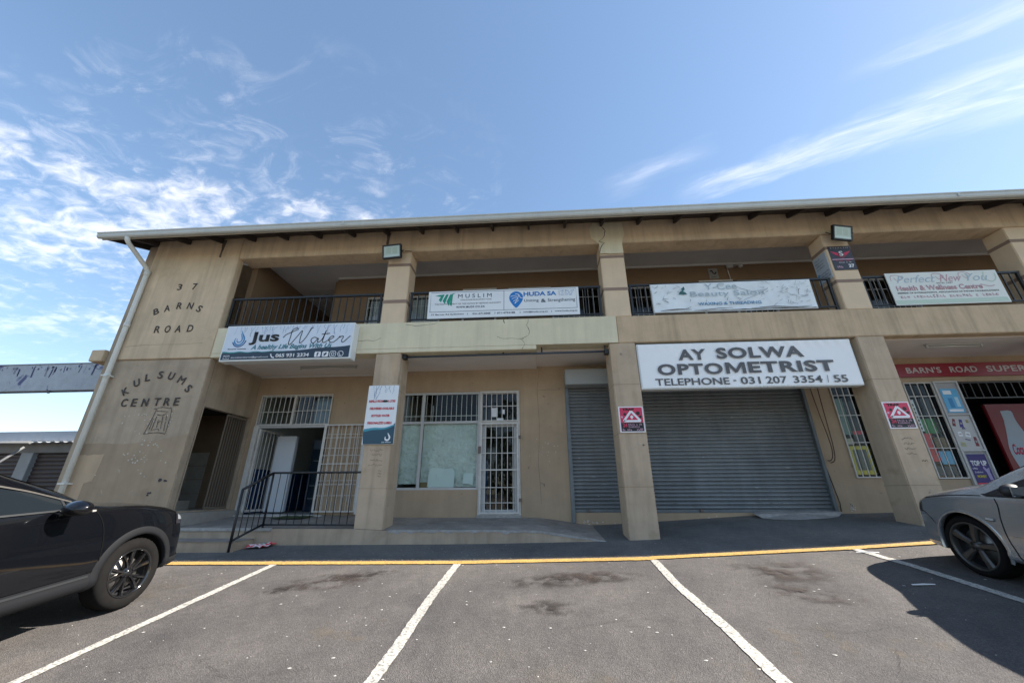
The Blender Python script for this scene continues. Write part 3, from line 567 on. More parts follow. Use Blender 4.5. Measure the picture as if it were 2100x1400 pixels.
box('step_tread', -6.62, -4.885, 6.603, 7.08, .701, .712, CONC, Bd, .003); box('step_nosing', -6.62, -4.6, 7.06, 7.12, .82, .872, CEDGE, Bd, .01)
box('stair_threshold', -6.64, -6.40, 7.10, 8.64, .88, 1.10, mat('threshold_concrete', (.36, .34, .30), .8, nz=(7, .12)), Bd, .012)
# ramp patch in front of the big shutter
vs, fs = blob(4.85, 8.25, .72, .30, 24, 4, .012, .15); vs = [(a, min(b, 8.465), c+(.055 if (b > 8.2) else .0)) for a, b, c in vs]; mesh('concrete_ramp_patch', vs, fs, CEDGE, Bd)
# --- stair well seen through the side opening
sbox('stair_well_wall', -8.7, -6.8, 8.9, 9.0, .9, 4.0, mat('stair_well_brown', (.19, .135, .085), .9, nz=(3, .1)), Bd); sbox('stair_well_ceiling', -8.74, -6.78, 7.26, 8.9, 3.2, 3.3, INTD, Bd); sbox('stair_well_floor', -8.74, -6.78, 7.26, 8.9, 1.0, 1.12, TILE, Bd)
st = part('tiled_stairs', Bd)
for k_ in range(5): sbox("stair_step", -7.35-.26*(k_+1), -7.35-.26*k_, 7.5, 8.35, 1.12, 1.30+.17*k_, mat('stair_tile', (.30, .285, .25), .5, nz=(6, .12)), st)
for r_i in range(4):
    for c_i in range(2): sbox('wall_tile', -8.5+.42*c_i, -8.09+.42*c_i, 8.885, 8.897, 1.14+.3*r_i, 1.43+.3*r_i, mat('stair_tile', (.30, .285, .25), .5, nz=(6, .12)), st)
sg = part('stair_gate', Bd)
for z0, z1 in ((3.0, 3.04), (1.14, 1.18)): sbox('gate_frame', -6.72, -6.69, 7.98, 8.58, z0, z1, mat('dull_gate_paint', (.20, .165, .125), .6), sg)
for k_ in range(9): y = 7.99+.072*k_; sbox('bar', -6.715, -6.695, y-(.012 if k_ in (0, 8) else .006), y+(.012 if k_ in (0, 8) else .006), 1.18, 3.0, mat('dull_gate_paint', (.20, .165, .125), .6), sg)
# --- middle shop window and door
mw = part('shop_window', Bd)
framebox(mw, -3.02, -1.245, 1.48, 3.55, YB+.02, .045, ALU); sbox('mullion', -2.56, -2.50, YB+.018, YB+.07, 1.525, 3.505, ALU, mw)
sbox('transom_bar', -2.975, -2.56, YB+.016, YB+.07, 2.85, 2.90, ALU, mw); sbox('transom_bar', -2.50, -1.29, YB+.016, YB+.07, 2.85, 2.90, ALU, mw)
for x0, x1 in ((-2.975, -2.56), (-2.50, -1.29)):
    for z0, z1 in ((1.525, 2.85), (2.90, 3.505)): sbox('pane', x0, x1, YB+.045, YB+.05, z0, z1, GLD, mw)
n = 15
for k_ in range(n): x = -2.93+k_*(1.6/(n-1)); sbox('bar', x-.006, x+.006, YB+.08, YB+.092, 2.9, 3.5, WHM, mw)
sbox('cross_bar', -2.97, -1.29, YB+.074, YB+.08, 3.02, 3.034, WHM, mw)
# crumpled paper behind the lower panes
def crumple(x0, x1, z0, z1, y, seed):
    nx, nz2 = int((x1-x0)/.02), int((z1-z0)/.02); r_ = np.random.RandomState(seed); X, Z = np.meshgrid(np.linspace(x0, x1, nx), np.linspace(z0, z1, nz2)); H = np.zeros_like(X)
    for _ in range(46):
        a = r_.uniform(-1, 1)*1.3; c, s_ = math.cos(a), math.sin(a); cx, cz = r_.uniform(x0, x1), r_.uniform(z0, z1); U = (X-cx)*c+(Z-cz)*s_; V = -(X-cx)*s_+(Z-cz)*c
        H += r_.uniform(.006, .018)*np.exp(-np.abs(U)/r_.uniform(.01, .035))*np.exp(-(V/r_.uniform(.1, .5))**2)*r_.choice([-1, 1])
    vs = [(X[j, i], y+H[j, i], Z[j, i]) for j in range(nz2) for i in range(nx)]
    return vs, [(j*nx+i, j*nx+i+1, (j+1)*nx+i+1, (j+1)*nx+i) for j in range(nz2-1) for i in range(nx-1)]
for x0, x1, z0, s_ in ((-2.99, -2.56, 1.60, 1), (-2.50, -1.28, 1.54, 2)): vs, fs = crumple(x0, x1, z0, 2.87, YB+.10, s_); mesh('crumpled_paper', vs, fs, PAPER, mw, True)
poly('paper_sheet', [(-2.33, 1.55), (-2.31, 1.53), (-1.77, 1.53), (-1.75, 1.84), (-1.79, 1.90), (-2.28, 1.92), (-2.31, 1.90)], YB+.053, mat('white_poster_back', (.62, .74, .73), .6), mw, .003)
poly('paper_sheet', [(-1.58, 1.60), (-1.36, 1.58), (-1.35, 1.80), (-1.57, 1.81)], YB+.054, mat('white_poster_back', (.62, .74, .73), .6), mw, .003)
sbox('cardboard', -2.49, -2.335, YB+.053, YB+.058, 1.53, 1.63, mat('cardboard', (.20, .15, .07), .8), mw)
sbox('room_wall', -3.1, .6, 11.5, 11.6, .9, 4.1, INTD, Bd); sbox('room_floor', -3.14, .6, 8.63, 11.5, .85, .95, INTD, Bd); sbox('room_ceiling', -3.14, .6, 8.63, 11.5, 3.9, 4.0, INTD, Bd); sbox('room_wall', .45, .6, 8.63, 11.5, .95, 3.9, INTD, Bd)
sbox('room_blue_cabinet', -1.35, -1.12, 9.0, 9.4, .95, 2.1, BLUE, Bd)
md = part('glazed_door', Bd)
framebox(md, -1.24, -.36, .97, 3.55, YB-.03, .06, WHM, d=.09); sbox('transom_bar', -1.18, -.42, YB-.032, YB+.05, 2.83, 2.89, WHM, md); sbox('sill', -1.25, -.35, YB-.05, YB+.0, .95, 1.0, CEDGE, md)
sbox('pane', -1.18, -.42, YB+.03, YB+.036, 2.89, 3.49, GLW, md); 
framebox(md, -1.18, -.42, 1.03, 2.83, YB+.02, .07, ALU, 'leaf_frame', .04); sbox('pane', -1.11, -.49, YB+.035, YB+.041, 1.10, 2.76, GLW, md)
g1 = part('door_grille', Bd); bars(g1, -1.21, -.39, 1.02, 2.84, YB-.05, .125, (2.52, 2.20, 1.52, 1.23), .007, fr=.035); sbox('cross_bar', -1.19, -.41, YB-.075, YB-.06, 1.85, 1.875, WHM, g1); bars(g1, -1.21, -.39, 2.87, 3.53, YB-.05, .125, (3.2,), .007)
sbox('lock_box', -1.25, -1.19, YB-.09, YB-.04, 2.2, 2.34, mat('rusty_lock', (.16, .13, .11), .7), g1)
for z in (2.5, 1.25): sbox('hinge', -.385, -.34, YB-.08, YB-.02, z, z+.06, mat('rusty_lock', (.16, .13, .11), .7), g1)
for x0, x1, z0, z1 in ((-.98, -.85, 2.98, 3.18), (-.74, -.69, 3.04, 3.14), (-.86, -.72, 2.90, 2.95)): sbox('notice', x0, x1, YB+.02, YB+.025, z0, z1, WHP, md)
# --- roller shutters: every slat its own piece
def slat_mesh(w_, m, h=.0735, name='slat'):
    s_ = h/.0735; prof = [(.006, 0), (-.012, .007*s_), (-.022, .024*s_), (-.018, .044*s_), (-.002, .058*s_), (.010, .063*s_), (.012, .070*s_), (.006, h)]
    vs = []; fs = []
    for i, (a, b) in enumerate(prof): vs += [(-w_/2, a, b), (w_/2, a, b)]
    for i in range(len(prof)-1): fs.append((2*i, 2*i+1, 2*i+3, 2*i+2))
    me = bpy.data.meshes.new(name); me.from_pydata(vs, [], fs); me.materials.append(m); me.polygons.foreach_set('use_smooth', [True]*len(fs)); return me
def shutter(name, x0, x1, z0, z1, y, m, rail=RAIL, parent=None, h=.0735):
    s_ = part(name, parent or Bd); me = slat_mesh(x1-x0, m, h); k_ = 0; z = z0+.06
    while z < z1:
        o = bpy.data.objects.new('slat', me); o.location = ((x0+x1)/2, y+random.uniform(-.0022, .0022), z); o.rotation_euler = (random.uniform(-.035, .035), random.gauss(0, .0003), 0); link(o, s_); z += h
    sbox('bottom_rail', x0, x1, y-.022, y+.01, z0, z0+.058, rail, s_); return s_
s1_ = shutter('roller_shutter', .73, 1.97, 1.045, 3.62, YB+.04, SLAT)
box('guide_rail', .655, .735, YB-.045, YB+.05, .855, 3.585, RAIL, s1_, .006); box('shutter_housing', .655, 2.03, YB-.36, YB-.004, 3.58, 3.92, mat('housing_grey', (.36, .38, .38), .5, nz=(2, .06)), s1_, .01)
s2_ = shutter('roller_shutter', 2.06, 5.68, 1.035, 3.66, YB+.04, SLAT)
box('guide_rail', 5.68, 5.745, YB-.05, YB+.05, 1.03, 3.6, RAIL, s2_, .006); box('guide_rail', 2.0, 2.06, YB-.045, YB+.05, 1.03, 3.6, RAIL, s2_, .006)
sbox('wall_behind_shutter', .7, 5.75, YB+.16, YB+.2, .9, 4.0, INTD, Bd)
DSM = mat('slat_scuff', (.11, .115, .12), .8); r_ = random.Random(31)
for x0, x1, z0, z1, n_ in ((2.3, 5.5, 1.1, 1.7, 26), (2.3, 5.5, 1.8, 3.0, 16), (.8, 1.6, 1.1, 2.6, 12)):
    for _ in range(n_):
        x, z = r_.uniform(x0, x1), r_.uniform(z0, z1); z = 1.035+.06+.0735*round((z-1.095)/.0735)+.030; L_ = r_.uniform(.02, .14); ribbon('slat_scratch', [(x, z), (x+L_*.5, z+r_.uniform(-.006, .006)), (x+L_, z+r_.uniform(-.008, .008))], [.002, r_.uniform(.003, .012), .002], YB+.0145, DSM if r_.random() < .6 else mat('slat_bright', (.55, .57, .58), .5), s2_ if x0 > 2 else s1_)
for x, sh_ in ((1.0, s1_), (3.2, s2_)): box('padlock', x-.03, x+.03, YB-.03, YB+.0, 1.05, 1.10, mat('rusty_lock', (.16, .13, .11), .7), sh_, .004)
box('chain_gear', 5.5, 5.82, YB-.16, YB-.02, 3.56, 3.66, DARKP, s2_, .01)
CH = mat('rusty_chain', (.10, .055, .035), .8)
tube('hoist_chain', smooth_pts([(5.83, YB-.1, 3.60), (5.87, YB-.09, 3.0), (5.93, YB-.08, 2.3), (5.90, YB-.07, 2.05), (5.84, YB-.06, 1.98), (5.80, YB-.06, 1.99)], 4), .009, CH, s2_, 5)
tube('hoist_chain', smooth_pts([(5.99, YB-.1, 3.60), (5.98, YB-.09, 3.0), (5.97, YB-.08, 2.3), (5.93, YB-.07, 2.0), (5.84, YB-.06, 1.94)], 4), .009, CH, s2_, 5)
tube('cable', [(5.75, YB-.02, 1.9), (5.82, YB-.02, 1.2), (5.80, YB-.02, 1.05)], .008, DARKP, s2_, 5)
# --- narrow barred window right of the big shutter
nw = part('narrow_window', Bd)
framebox(nw, 6.29, 6.78, 1.66, 3.54, YB+.03, .03, BLK); sbox('pane', 6.32, 6.75, YB+.05, YB+.055, 1.69, 3.51, GLD, nw); bars(nw, 6.285, 6.785, 1.655, 3.545, YB-.015, .125, (3.30, 2.88, 2.33), .007)
for x0, x1, z0, z1, m_ in ((6.34, 6.52, 2.5, 3.25, mat('window_green_grey', (.16, .26, .22), .6)), (6.54, 6.75, 2.32, 3.2, mat('poster_charcoal', (.03, .035, .04), .6)), (6.54, 6.75, 2.5, 2.57, REDP), (6.35, 6.75, 1.72, 2.27, YEL), (6.42, 6.68, 1.80, 2.20, mat('poster_grey', (.10, .11, .10), .6)), (6.34, 6.5, 2.3, 2.42, mat('poster_cream', (.5, .46, .32), .6))):
    sbox('window_poster', x0, x1, YB+.062 if m_.name not in ('print_red', 'poster_grey') else YB+.058, YB+.07, z0, z1, m_, nw)
# --- supermarket front
sw = part('supermarket_window', Bd)
framebox(sw, 7.80, 8.36, 1.62, 3.56, YB+.03, .03, BLK); sbox('pane', 7.83, 8.33, YB+.05, YB+.055, 1.65, 3.53, GLD, sw); bars(sw, 7.795, 8.37, 1.63, 3.55, YB-.015, .14, (3.25, 2.84, 2.2), .007)
for x0, x1, z0, z1, m_ in ((7.84, 7.95, 2.55, 3.2, WHP), (7.85, 8.05, 1.95, 2.5, REDP), (7.95, 8.2, 2.5, 2.8, GRN), (8.1, 8.3, 2.85, 3.25, mat('poster_charcoal', (.03, .035, .04), .6)), (8.05, 8.3, 1.9, 2.15, CYAN), (8.0, 8.33, 2.2, 2.42, mat('shelf_ochre', (.18, .12, .06), .7)), (7.86, 8.3, 1.68, 1.86, NAVY)): sbox('window_poster', x0, x1, YB+.062, YB+.07, z0, z1, m_, sw)
for k_ in range(7): sbox('price_block', 7.87, 7.92, YB+.058, YB+.061, 2.58+.08*k_, 2.63+.08*k_, DARKP, sw)
sp_ = part('poster_frame_panel', Bd)
framebox(sp_, 8.37, 8.85, 1.10, 3.56, YB-.06, .03, ALU, d=.05); sbox('panel_board', 8.40, 8.82, YB-.03, YB-.02, 1.13, 3.53, mat('panel_grey', (.36, .36, .36), .6), sp_)
for z in (2.86, 2.15): sbox('transom_bar', 8.40, 8.82, YB-.065, YB-.03, z-.015, z+.015, ALU, sp_)
sbox('wall', 7.78, 8.36, YB-.004, YB, .9, 1.62, BACKW, Bd)
bars(sp_, 8.87, 12.4, 3.20, 3.55, YB+.04, .16, (), .006, mat('dark_bar', (.07, .07, .07), .5))
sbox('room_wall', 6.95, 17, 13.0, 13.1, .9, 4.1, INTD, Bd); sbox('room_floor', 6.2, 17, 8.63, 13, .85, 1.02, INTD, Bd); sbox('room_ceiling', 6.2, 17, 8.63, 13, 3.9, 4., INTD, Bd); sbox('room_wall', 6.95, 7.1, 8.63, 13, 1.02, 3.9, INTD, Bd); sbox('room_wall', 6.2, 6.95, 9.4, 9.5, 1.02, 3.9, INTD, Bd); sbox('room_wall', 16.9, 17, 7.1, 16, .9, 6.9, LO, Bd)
sbox('room_wall', 6.0, 6.15, 8.63, 9.5, 1.0, 3.9, INTD, Bd)
g2 = part('open_security_gate', Bd)
bars(g2, 10.35, 11.4, 1.1, 3.15, YB-.1, .13, (2.8, 2.4, 2.0, 1.6), .007, WHM, .03); sbox('gate_sign', 10.65, 10.95, YB-.125, YB-.117, 2.85, 3.05, YEL, g2)
# shelves glimpsed inside the supermarket
r_ = random.Random(11)
for sh_i in range(5):
    z = 1.25+.38*sh_i; sh_o = sbox('shelf', 8.9, 9.95, 10.2, 10.5, z, z+.03, mat('shelf_metal', (.10, .10, .10), .6), Bd)
    for k_ in range(9): x = 8.94+.11*k_; sbox('grocery_packet', x, x+.08, 10.2, 10.35, z+.031, z+.031+r_.uniform(.15, .28), r_.choice([mat('packet_a', (.10, .03, .03), .7), mat('packet_b', (.03, .06, .10), .7), mat('packet_c', (.10, .09, .05), .7), mat('packet_d', (.08, .08, .09), .7)]), sh_o)
# --- roof, eave, gutter, downpipe
XL, XR = -9.36, 17.3
zr = lambda y: 6.722+(y-6.45)*.42
bm = bmesh.new(); n = 120
def roof_sheet(name, y0, y1, zf):
    vs = []; fs = []; nx = int((XR-XL)/.0875)
    for i in range(nx+1):
        x = XL+(XR-XL)*i/nx; h = .022 if i % 2 else 0
        vs += [(x, y0, zf(y0)+h), (x, y1, zf(y1)+h), (x, y0, zf(y0)-.004+h), (x, y1, zf(y1)-.004+h)]
        if i: a = 4*i; fs += [(a-4, a, a+1, a-3), (a-2, a-1, a+3, a+2), (a-4, a-2, a+2, a)]
    return mesh(name, vs, fs, ROOF, Bd)
roof_sheet('roof_sheeting', 6.38, 11.6, zr); roof_sheet('roof_sheeting', 11.6, 16.6, lambda y: zr(11.6)-(y-11.6)*.42)
sbox('fascia', XL, XR, 6.44, 6.462, 6.600, 6.76, FASC, Bd)
gp = [(6.44, 6.775), (6.325, 6.718), (6.318, 6.713), (6.322, 6.693), (6.335, 6.683), (6.335, 6.628), (6.35, 6.60), (6.385, 6.588), (6.438, 6.62)]
gp[0] = (6.345, 6.72)
vs = []; fs = []; gxs = [XL-.02, -4.0, 2.0, 8.0, 14.0, XR]
for x in gxs: vs += [(x, a, b) for a, b in gp]
k9 = len(gp)
for i in range(len(gxs)-1):
    for k_ in range(k9-1): fs.append((i*k9+k_, (i+1)*k9+k_, (i+1)*k9+k_+1, i*k9+k_+1))
fs += [tuple(range(k9))]; gut = mesh('gutter', vs, fs, GUT, Bd)
for x in (-3.9, 2.05, 8.15): sbox('gutter_joint', x-.02, x+.02, 6.3165, 6.32, 6.62, 6.69, GUT, gut)
# barge board at the left gable end
mesh('barge_board', [(XL-.02, 6.4, zr(6.4)-.10), (XL-.02, 6.4, zr(6.4)+.03), (XL-.02, 11.6, zr(11.6)+.03), (XL-.02, 11.6, zr(11.6)-.12), (XL+.005, 6.4, zr(6.4)-.10), (XL+.005, 6.4, zr(6.4)+.03), (XL+.005, 11.6, zr(11.6)+.03), (XL+.005, 11.6, zr(11.6)-.12)], [(0, 1, 2, 3), (7, 6, 5, 4), (0, 4, 5, 1), (0, 3, 7, 4)], FASC, Bd)
mesh('gable_wall', [(-8.96, 7.2, 6.9), (-8.96, 15.9, 6.9), (-8.96, 11.6, zr(11.6)-.05), (-8.8, 7.2, 6.9), (-8.8, 15.9, 6.9), (-8.8, 11.6, zr(11.6)-.05)], [(0, 1, 2), (5, 4, 3), (0, 2, 5, 3)], LO, Bd)
sbox('soffit_lining', XL, XR, 6.47, 7.065, 6.9, 6.905, DKW, Bd).hide_render = False
bpy.data.objects.remove([o for o in bpy.data.objects if o.name.startswith('soffit_lining')][0])
mesh('roof_underlay', [(XL, 6.465, zr(6.465)-.012), (XR, 6.465, zr(6.465)-.012), (XR, 8.0, zr(8)-.012), (XL, 8.0, zr(8)-.012)], [(0, 3, 2, 1)], DKW, Bd)
x = -9.30
rme = None
xr_ = [-9.30] + [ -.84+.792*k_ for k_ in range(-10, 23)]
for x in xr_:
    if rme is None:
        bm = bmesh.new(); y0, y1 = 6.463, 7.6; prof = [(y0, zr(y0)-.02), (y0, zr(y0)-.11), (y1, zr(y1)-.155), (y1, zr(y1)-.02)]
        a = [bm.verts.new((-.022, p[0], p[1])) for p in prof]; b = [bm.verts.new((.022, p[0], p[1])) for p in prof]; bm.faces.new(a); bm.faces.new(b[::-1])
        for i in range(4): bm.faces.new((a[i], b[i], b[(i+1) % 4], a[(i+1) % 4]))
        ob = frombm('rafter', bm, DKW, Bd); rme = ob.data; ob.location.x = x; ob.matrix_parent_inverse = Bd.matrix_basis.inverted()
    else:
        ob = bpy.data.objects.new('rafter', rme); ob.location.x = x; link(ob, Bd)
box('parapet_fill', -8.74, 17, 7.09, 7.48, 6.982, 7.06, UP, Bd, 0)
dp = tube('downpipe', [(-8.70, 6.38, 6.60), (-8.70, 6.40, 6.53), (-8.70, 6.47, 6.47), (-8.70, 6.93, 6.20), (-8.70, 7.015, 6.12), (-8.70, 7.015, 6.0), (-8.70, 7.015, .42)], .047, PIPE, Bd, 12)
for z in (6.02, 4.75, 3.62): tube('pipe_collar', [(-8.70, 7.015, z), (-8.70, 7.015, z+.09)], .055, PIPE, dp, 12)
for z in (3.66, 1.6): sbox('pipe_bracket', -8.77, -8.63, 6.955, 7.09, z, z+.025, PIPE, dp)
# light fittings under the soffits
for nm_, x0, x1, y, z, lab in (('tube_light', -5.2, -3.92, 7.88, 4.055, 'bare fluorescent tube under the soffit behind the water shop sign'), ('tube_light', 7.7, 8.75, 7.6, 4.10, 'bare fluorescent tube under the soffit over the supermarket'), ('tube_light', 5.55, 6.02, 7.75, 6.65, 'short tube light on the upper ceiling beside the pillar with the black sign'), ('tube_light', -6.45, -5.9, 7.7, 6.65, 'dim tube light on the upper ceiling at the left end of the balcony')):
    t_ = thing(nm_, lab, 'light', ((x0+x1)/2, y, z), 'tube lights under the ceilings'); sbox('batten', x0, x1, y-.03, y+.03, z-.03, z-.001, mat('batten_white', (.42, .42, .40), .5), t_); tube('lamp_tube', [(x0+.03, y, z-.05), (x1-.03, y, z-.05)], .013, mat('tube_glass', (.55, .54, .5), .3), t_, 8)
    for xx in (x0+.02, x1-.02): sbox('lamp_holder', xx-.015, xx+.015, y-.02, y+.02, z-.07, z-.03, mat('batten_white', (.42, .42, .40), .5), t_)
# old awning rail
aw = thing('awning_rail', 'dark steel awning rail hanging under the cream slab between two pillars', 'rail', (-.6, 7.22, 4.0))
tube('rail_tube', [(-2.66, 7.24, 3.985), (1.46, 7.24, 4.0)], .020, mat('awning_blue_black', (.035, .055, .085), .5), aw); 
for x in (-2.60, -.62, .15, 1.40): sbox('hanger', x-.015, x+.015, 7.23, 7.25, 4.0, 4.034 if x < 0 else 4.12, BLK, aw)
for x in (-2.62, 1.42): sbox('bracket', x-.04, x+.04, 7.18, 7.30, 3.94, 4.03, BLK, aw)
# ------------------------------------------------------------------ railings
def railing(lab, x0, x1, y, step=.135, zt=5.43, zb=4.80, posts=()):
    t = thing('balcony_railing', lab, 'railing', ((x0+x1)/2, y, ZS1), 'black balcony railings')
    sbox('top_rail', x0, x1, y-.025, y+.025, zt-.03, zt+.01, BLK, t); sbox('bottom_rail', x0, x1, y-.015, y+.015, zb-.012, zb+.012, BLK, t)
    n = round((x1-x0)/step)
    for k_ in range(n+1):
        x = x0+.03+(x1-x0-.06)*k_/n; p = k_ in (0, n) or k_ in posts
        sbox('post' if p else 'baluster', x-(.02 if p else .009), x+(.02 if p else .009), y-(.02 if p else .009), y+(.02 if p else .009), ZS1 if p else zb, zt-.03, BLK, t)
    return t
railing('black balcony railing of the leftmost bay above the water shop sign', -6.62, -3.23, 7.20, .152)
railing('black balcony railing behind the white two panel banner', -2.62, 1.42, 7.20, .15, posts=(14,)); railing('black balcony railing behind the torn peeling banner', 2.0, 6.01, 7.20, .15); railing('black balcony railing behind the faded wellness banner', 6.59, 9.58, 7.20, .15)
railing('black balcony railing beyond the last pillar at the right edge', 10.16, 14.16, 7.20, .15)
sr = thing('step_railing', 'black steel handrail with balusters beside the entrance steps', 'railing', (-4.85, 7.0, .86))
RB = lambda n, a, b, r=.018, m=BLK: tube(n, [a, b], r, m, sr, 6)
P = dict(bl=(-4.93, 6.60, .50), tl=(-4.93, 6.60, 1.49), tm=(-4.80, 7.12, 1.775), bm=(-4.80, 7.12, .90), tr=(-3.17, 7.12, 1.775), br=(-3.17, 7.12, .915))
RB('post', P['bl'], P['tl'], .022); RB('post', P['bm'], P['tm'], .02); RB('top_rail', P['tl'], P['tm'], .022); RB('top_rail', P['tm'], P['tr'], .02); RB('bottom_rail', (-4.93, 6.60, .72), (-4.80, 7.12, .93)); RB('bottom_rail', (-4.80, 7.12, .92), P['br'], .016); RB('foot', (-4.80, 7.12, .92), (-4.80, 7.12, .86), .02)
for k_ in range(1, 5):
    t = k_/5; RB('baluster', (-4.93+.13*t, 6.6+.52*t, .72+.21*t), (-4.93+.13*t, 6.6+.52*t, 1.49+.285*t), .007)
for k_ in range(1, 12):
    x = -4.80+1.63*k_/12; RB('baluster', (x, 7.12, .92), (x, 7.12, 1.775), .007)
# ------------------------------------------------------------------ signs
def greek(n, x0, x1, z0, z1, y, m, parent=None, side=None, seed=1, name='illegible_print'):
    """unreadably small print: a row of letter-sized strokes"""
    r_ = random.Random(seed*31+n); bm = bmesh.new(); x = x0; st = (x1-x0)/n
    for k_ in range(n):
        if r_.random() > .12:
            a, b = x0+st*k_, x0+st*(k_+r_.uniform(.55, .85)); h0, h1 = z0+(z1-z0)*r_.choice([0, 0, .1]), z1-(z1-z0)*r_.choice([0, .2, .3])
            for (p, q, c, d) in r_.choice([[(a, a+(b-a)*.35, h0, h1), (a+(b-a)*.35, b, h0, h0+(h1-h0)*.35)], [(a, b, h0, h0+(h1-h0)*.3), (a, b, h1-(h1-h0)*.3, h1), (a, a+(b-a)*.35, h0, h1)], [(a, a+(b-a)*.3, h0, h1), (b-(b-a)*.3, b, h0, h1), (a, b, (h0+h1)/2-.1*(h1-h0), (h0+h1)/2+.15*(h1-h0))]]):
                v = [(p, c), (q, c), (q, d), (p, d)]; bm.faces.new([bm.verts.new((X, y, Z) if side is None else (y, -X, Z)) for X, Z in v])
    return frombm(name, bm, m, parent)
def drop(par, cx, cz, s, y, m, w_=.14, name='drop_logo', inner=True):
    pts = []
    for k_ in range(0, 33):
        a = math.radians(-50+(280)*k_/32+0); pts.append((cx-s*.62*math.cos(a)*1, cz-s*.25-s*.62*math.sin(a)))
    arc = [(cx+s*.62*math.sin(t), cz-s*.28-s*.62*math.cos(t)) for t in np.linspace(-2.0, 2.35, 26)]
    ribbon(name, smooth_pts([(cx+s*.05, cz+s*.95), (cx+s*.22, cz+s*.55), (cx+s*.50, cz+s*.10), (cx+s*.60, cz-s*.30), (cx+s*.40, cz-s*.75), (cx, cz-s*.93), (cx-s*.42, cz-s*.75), (cx-s*.60, cz-s*.35), (cx-s*.48, cz+s*.0)], 6), [s*w_*1.2*min(1, .25+k_/14)*min(1, .3+(48-k_)/16) for k_ in range(49)], y, m, par)
    if inner: ribbon(name, smooth_pts([(cx+s*.02, cz+s*.6), (cx+s*.2, cz+s*.2), (cx+s*.33, cz-s*.2), (cx+s*.2, cz-s*.5), (cx-s*.05, cz-s*.58), (cx-s*.28, cz-s*.42), (cx-s*.3, cz-s*.1)], 6), [s*w_*.9*min(1, .3+k_/12)*min(1, .3+(36-k_)/12) for k_ in range(37)], y, m, par)
def splash(par, x0, x1, ztop, hmax, y, n, seed, m):
    r_ = random.Random(seed)
    for k_ in range(n):
        x = x0+(x1-x0)*(k_+r_.uniform(.2, .8))/n; L_ = hmax*r_.uniform(.3, 1); pts = [(x, ztop)]
        for j in range(4): pts.append((pts[-1][0]+r_.uniform(-.035, .02), ztop-L_*(j+1)/4))
        ribbon('splash_print', smooth_pts(pts, 3), r_.uniform(.006, .013), y, m, par, .5)
js = thing('water_shop_sign', 'pale blue lightbox sign with water drop logo hung on the cream slab edge', 'sign', (-4.92, 7.08, 4.25))
X0, X1, Z0, Z1, Y0 = -6.27, -3.58, 3.865, 4.63, 6.87
box('sign_case', X0, X1, Y0+.006, 7.083, Z0, Z1, mat('sign_case_white', (.74, .78, .78), .4), js, .008); sbox('sign_face', X0+.035, X1-.035, Y0, Y0+.005, Z0+.03, Z1-.03, SIGNB, js)
f = Y0-.002
navy = [(X0+.035, Z0+.03), (X1-.035, Z0+.03), (X1-.035, Z0+.275)] + [(x, Z0+.185+.095*max(0, (x-X0)/(X1-X0)-.45)**1.2*1.9+.006*math.sin(x*7)) for x in np.linspace(X1-.1, X0+.1, 24)] + [(X0+.035, Z0+.17)]
poly('wave_print', navy, f, NAVY, js); ribbon('wave_print', [(x, Z0+.183+.008*math.sin(x*19)) for x in np.linspace(X0+.04, X0+1.35, 30)], [.026*(1-k_/40) for k_ in range(30)], f-.0005, mat('print_sea_green', (.02, .25, .25), .5), js)
splash(js, X0+.2, X1-.1, Z1-.03, .24, f, 34, 3, mat('splash_blue', (.36, .45, .58), .5))
drop(js, X0+.33, Z1-.27, .165, f-.001, BLUE2, .16); ribbon('drop_logo', smooth_pts([(X0+.20, Z1-.36), (X0+.25, Z1-.43), (X0+.34, Z1-.46), (X0+.43, Z1-.42), (X0+.475, Z1-.33)], 5), .022, f-.001, mat('print_deep_blue', (.01, .07, .25), .5), js)
text('Reverse Osmosis', X0+.14, X0+.52, Z0+.245, Z0+.268, f-.001, BLACKP, js, bold=.02)
text('Jus', X0+.545, X0+1.16, Z0+.335, Z0+.615, f-.003, BLACKP, js, bold=.028)
def script_water(par, x0, x1, z0, z1, y, m, w_):
    W_ = [(.00, .45), (.04, .62), (.13, .78), (.20, .92), (.17, .98), (.12, .85), (.11, .5), (.10, .12), (.13, .08), (.20, .45), (.27, .82), (.26, .40), (.27, .12), (.33, .35), (.38, .75), (.40, .92), (.43, .98)]
    a_ = [(.52, .36), (.47, .42), (.43, .32), (.44, .14), (.48, .12), (.53, .36), (.53, .14), (.57, .20), (.60, .40), (.63, .80), (.60, .20), (.63, .12), (.67, .22)]
    t_ = [(.57, .58), (.69, .62)]; e_ = [(.67, .22), (.72, .30), (.76, .42), (.73, .46), (.69, .32), (.71, .14), (.76, .12), (.82, .30)]; r__ = [(.82, .30), (.85, .46), (.84, .38), (.88, .44), (.90, .40), (.88, .20), (.91, .12), (1.0, .45)]
    for st_ in (W_, a_, t_, e_, r__): ribbon('script_lettering', [(x0+(x1-x0)*p[0], z0+(z1-z0)*p[1]) for p in smooth_pts(st_, 6)], w_, y, m, par)
script_water(js, X0+1.24, X1-.06, Z0+.30, Z1-.08, f-.0015, BLACKP, .017)
text('A healthy Life Begins With Us', X0+.62, X0+2.28, Z0+.205, Z0+.335, f-.002, TEAL, js, shear=.35, bold=.018)
text('juswatersbarns@gmail.com', X0+.25, X0+1.02, Z0+.055, Z0+.09, f-.002, WHP, js, bold=.02); text('065 931 2334', X0+1.17, X0+1.85, Z0+.055, Z0+.135, f-.002, WHP, js, bold=.03)
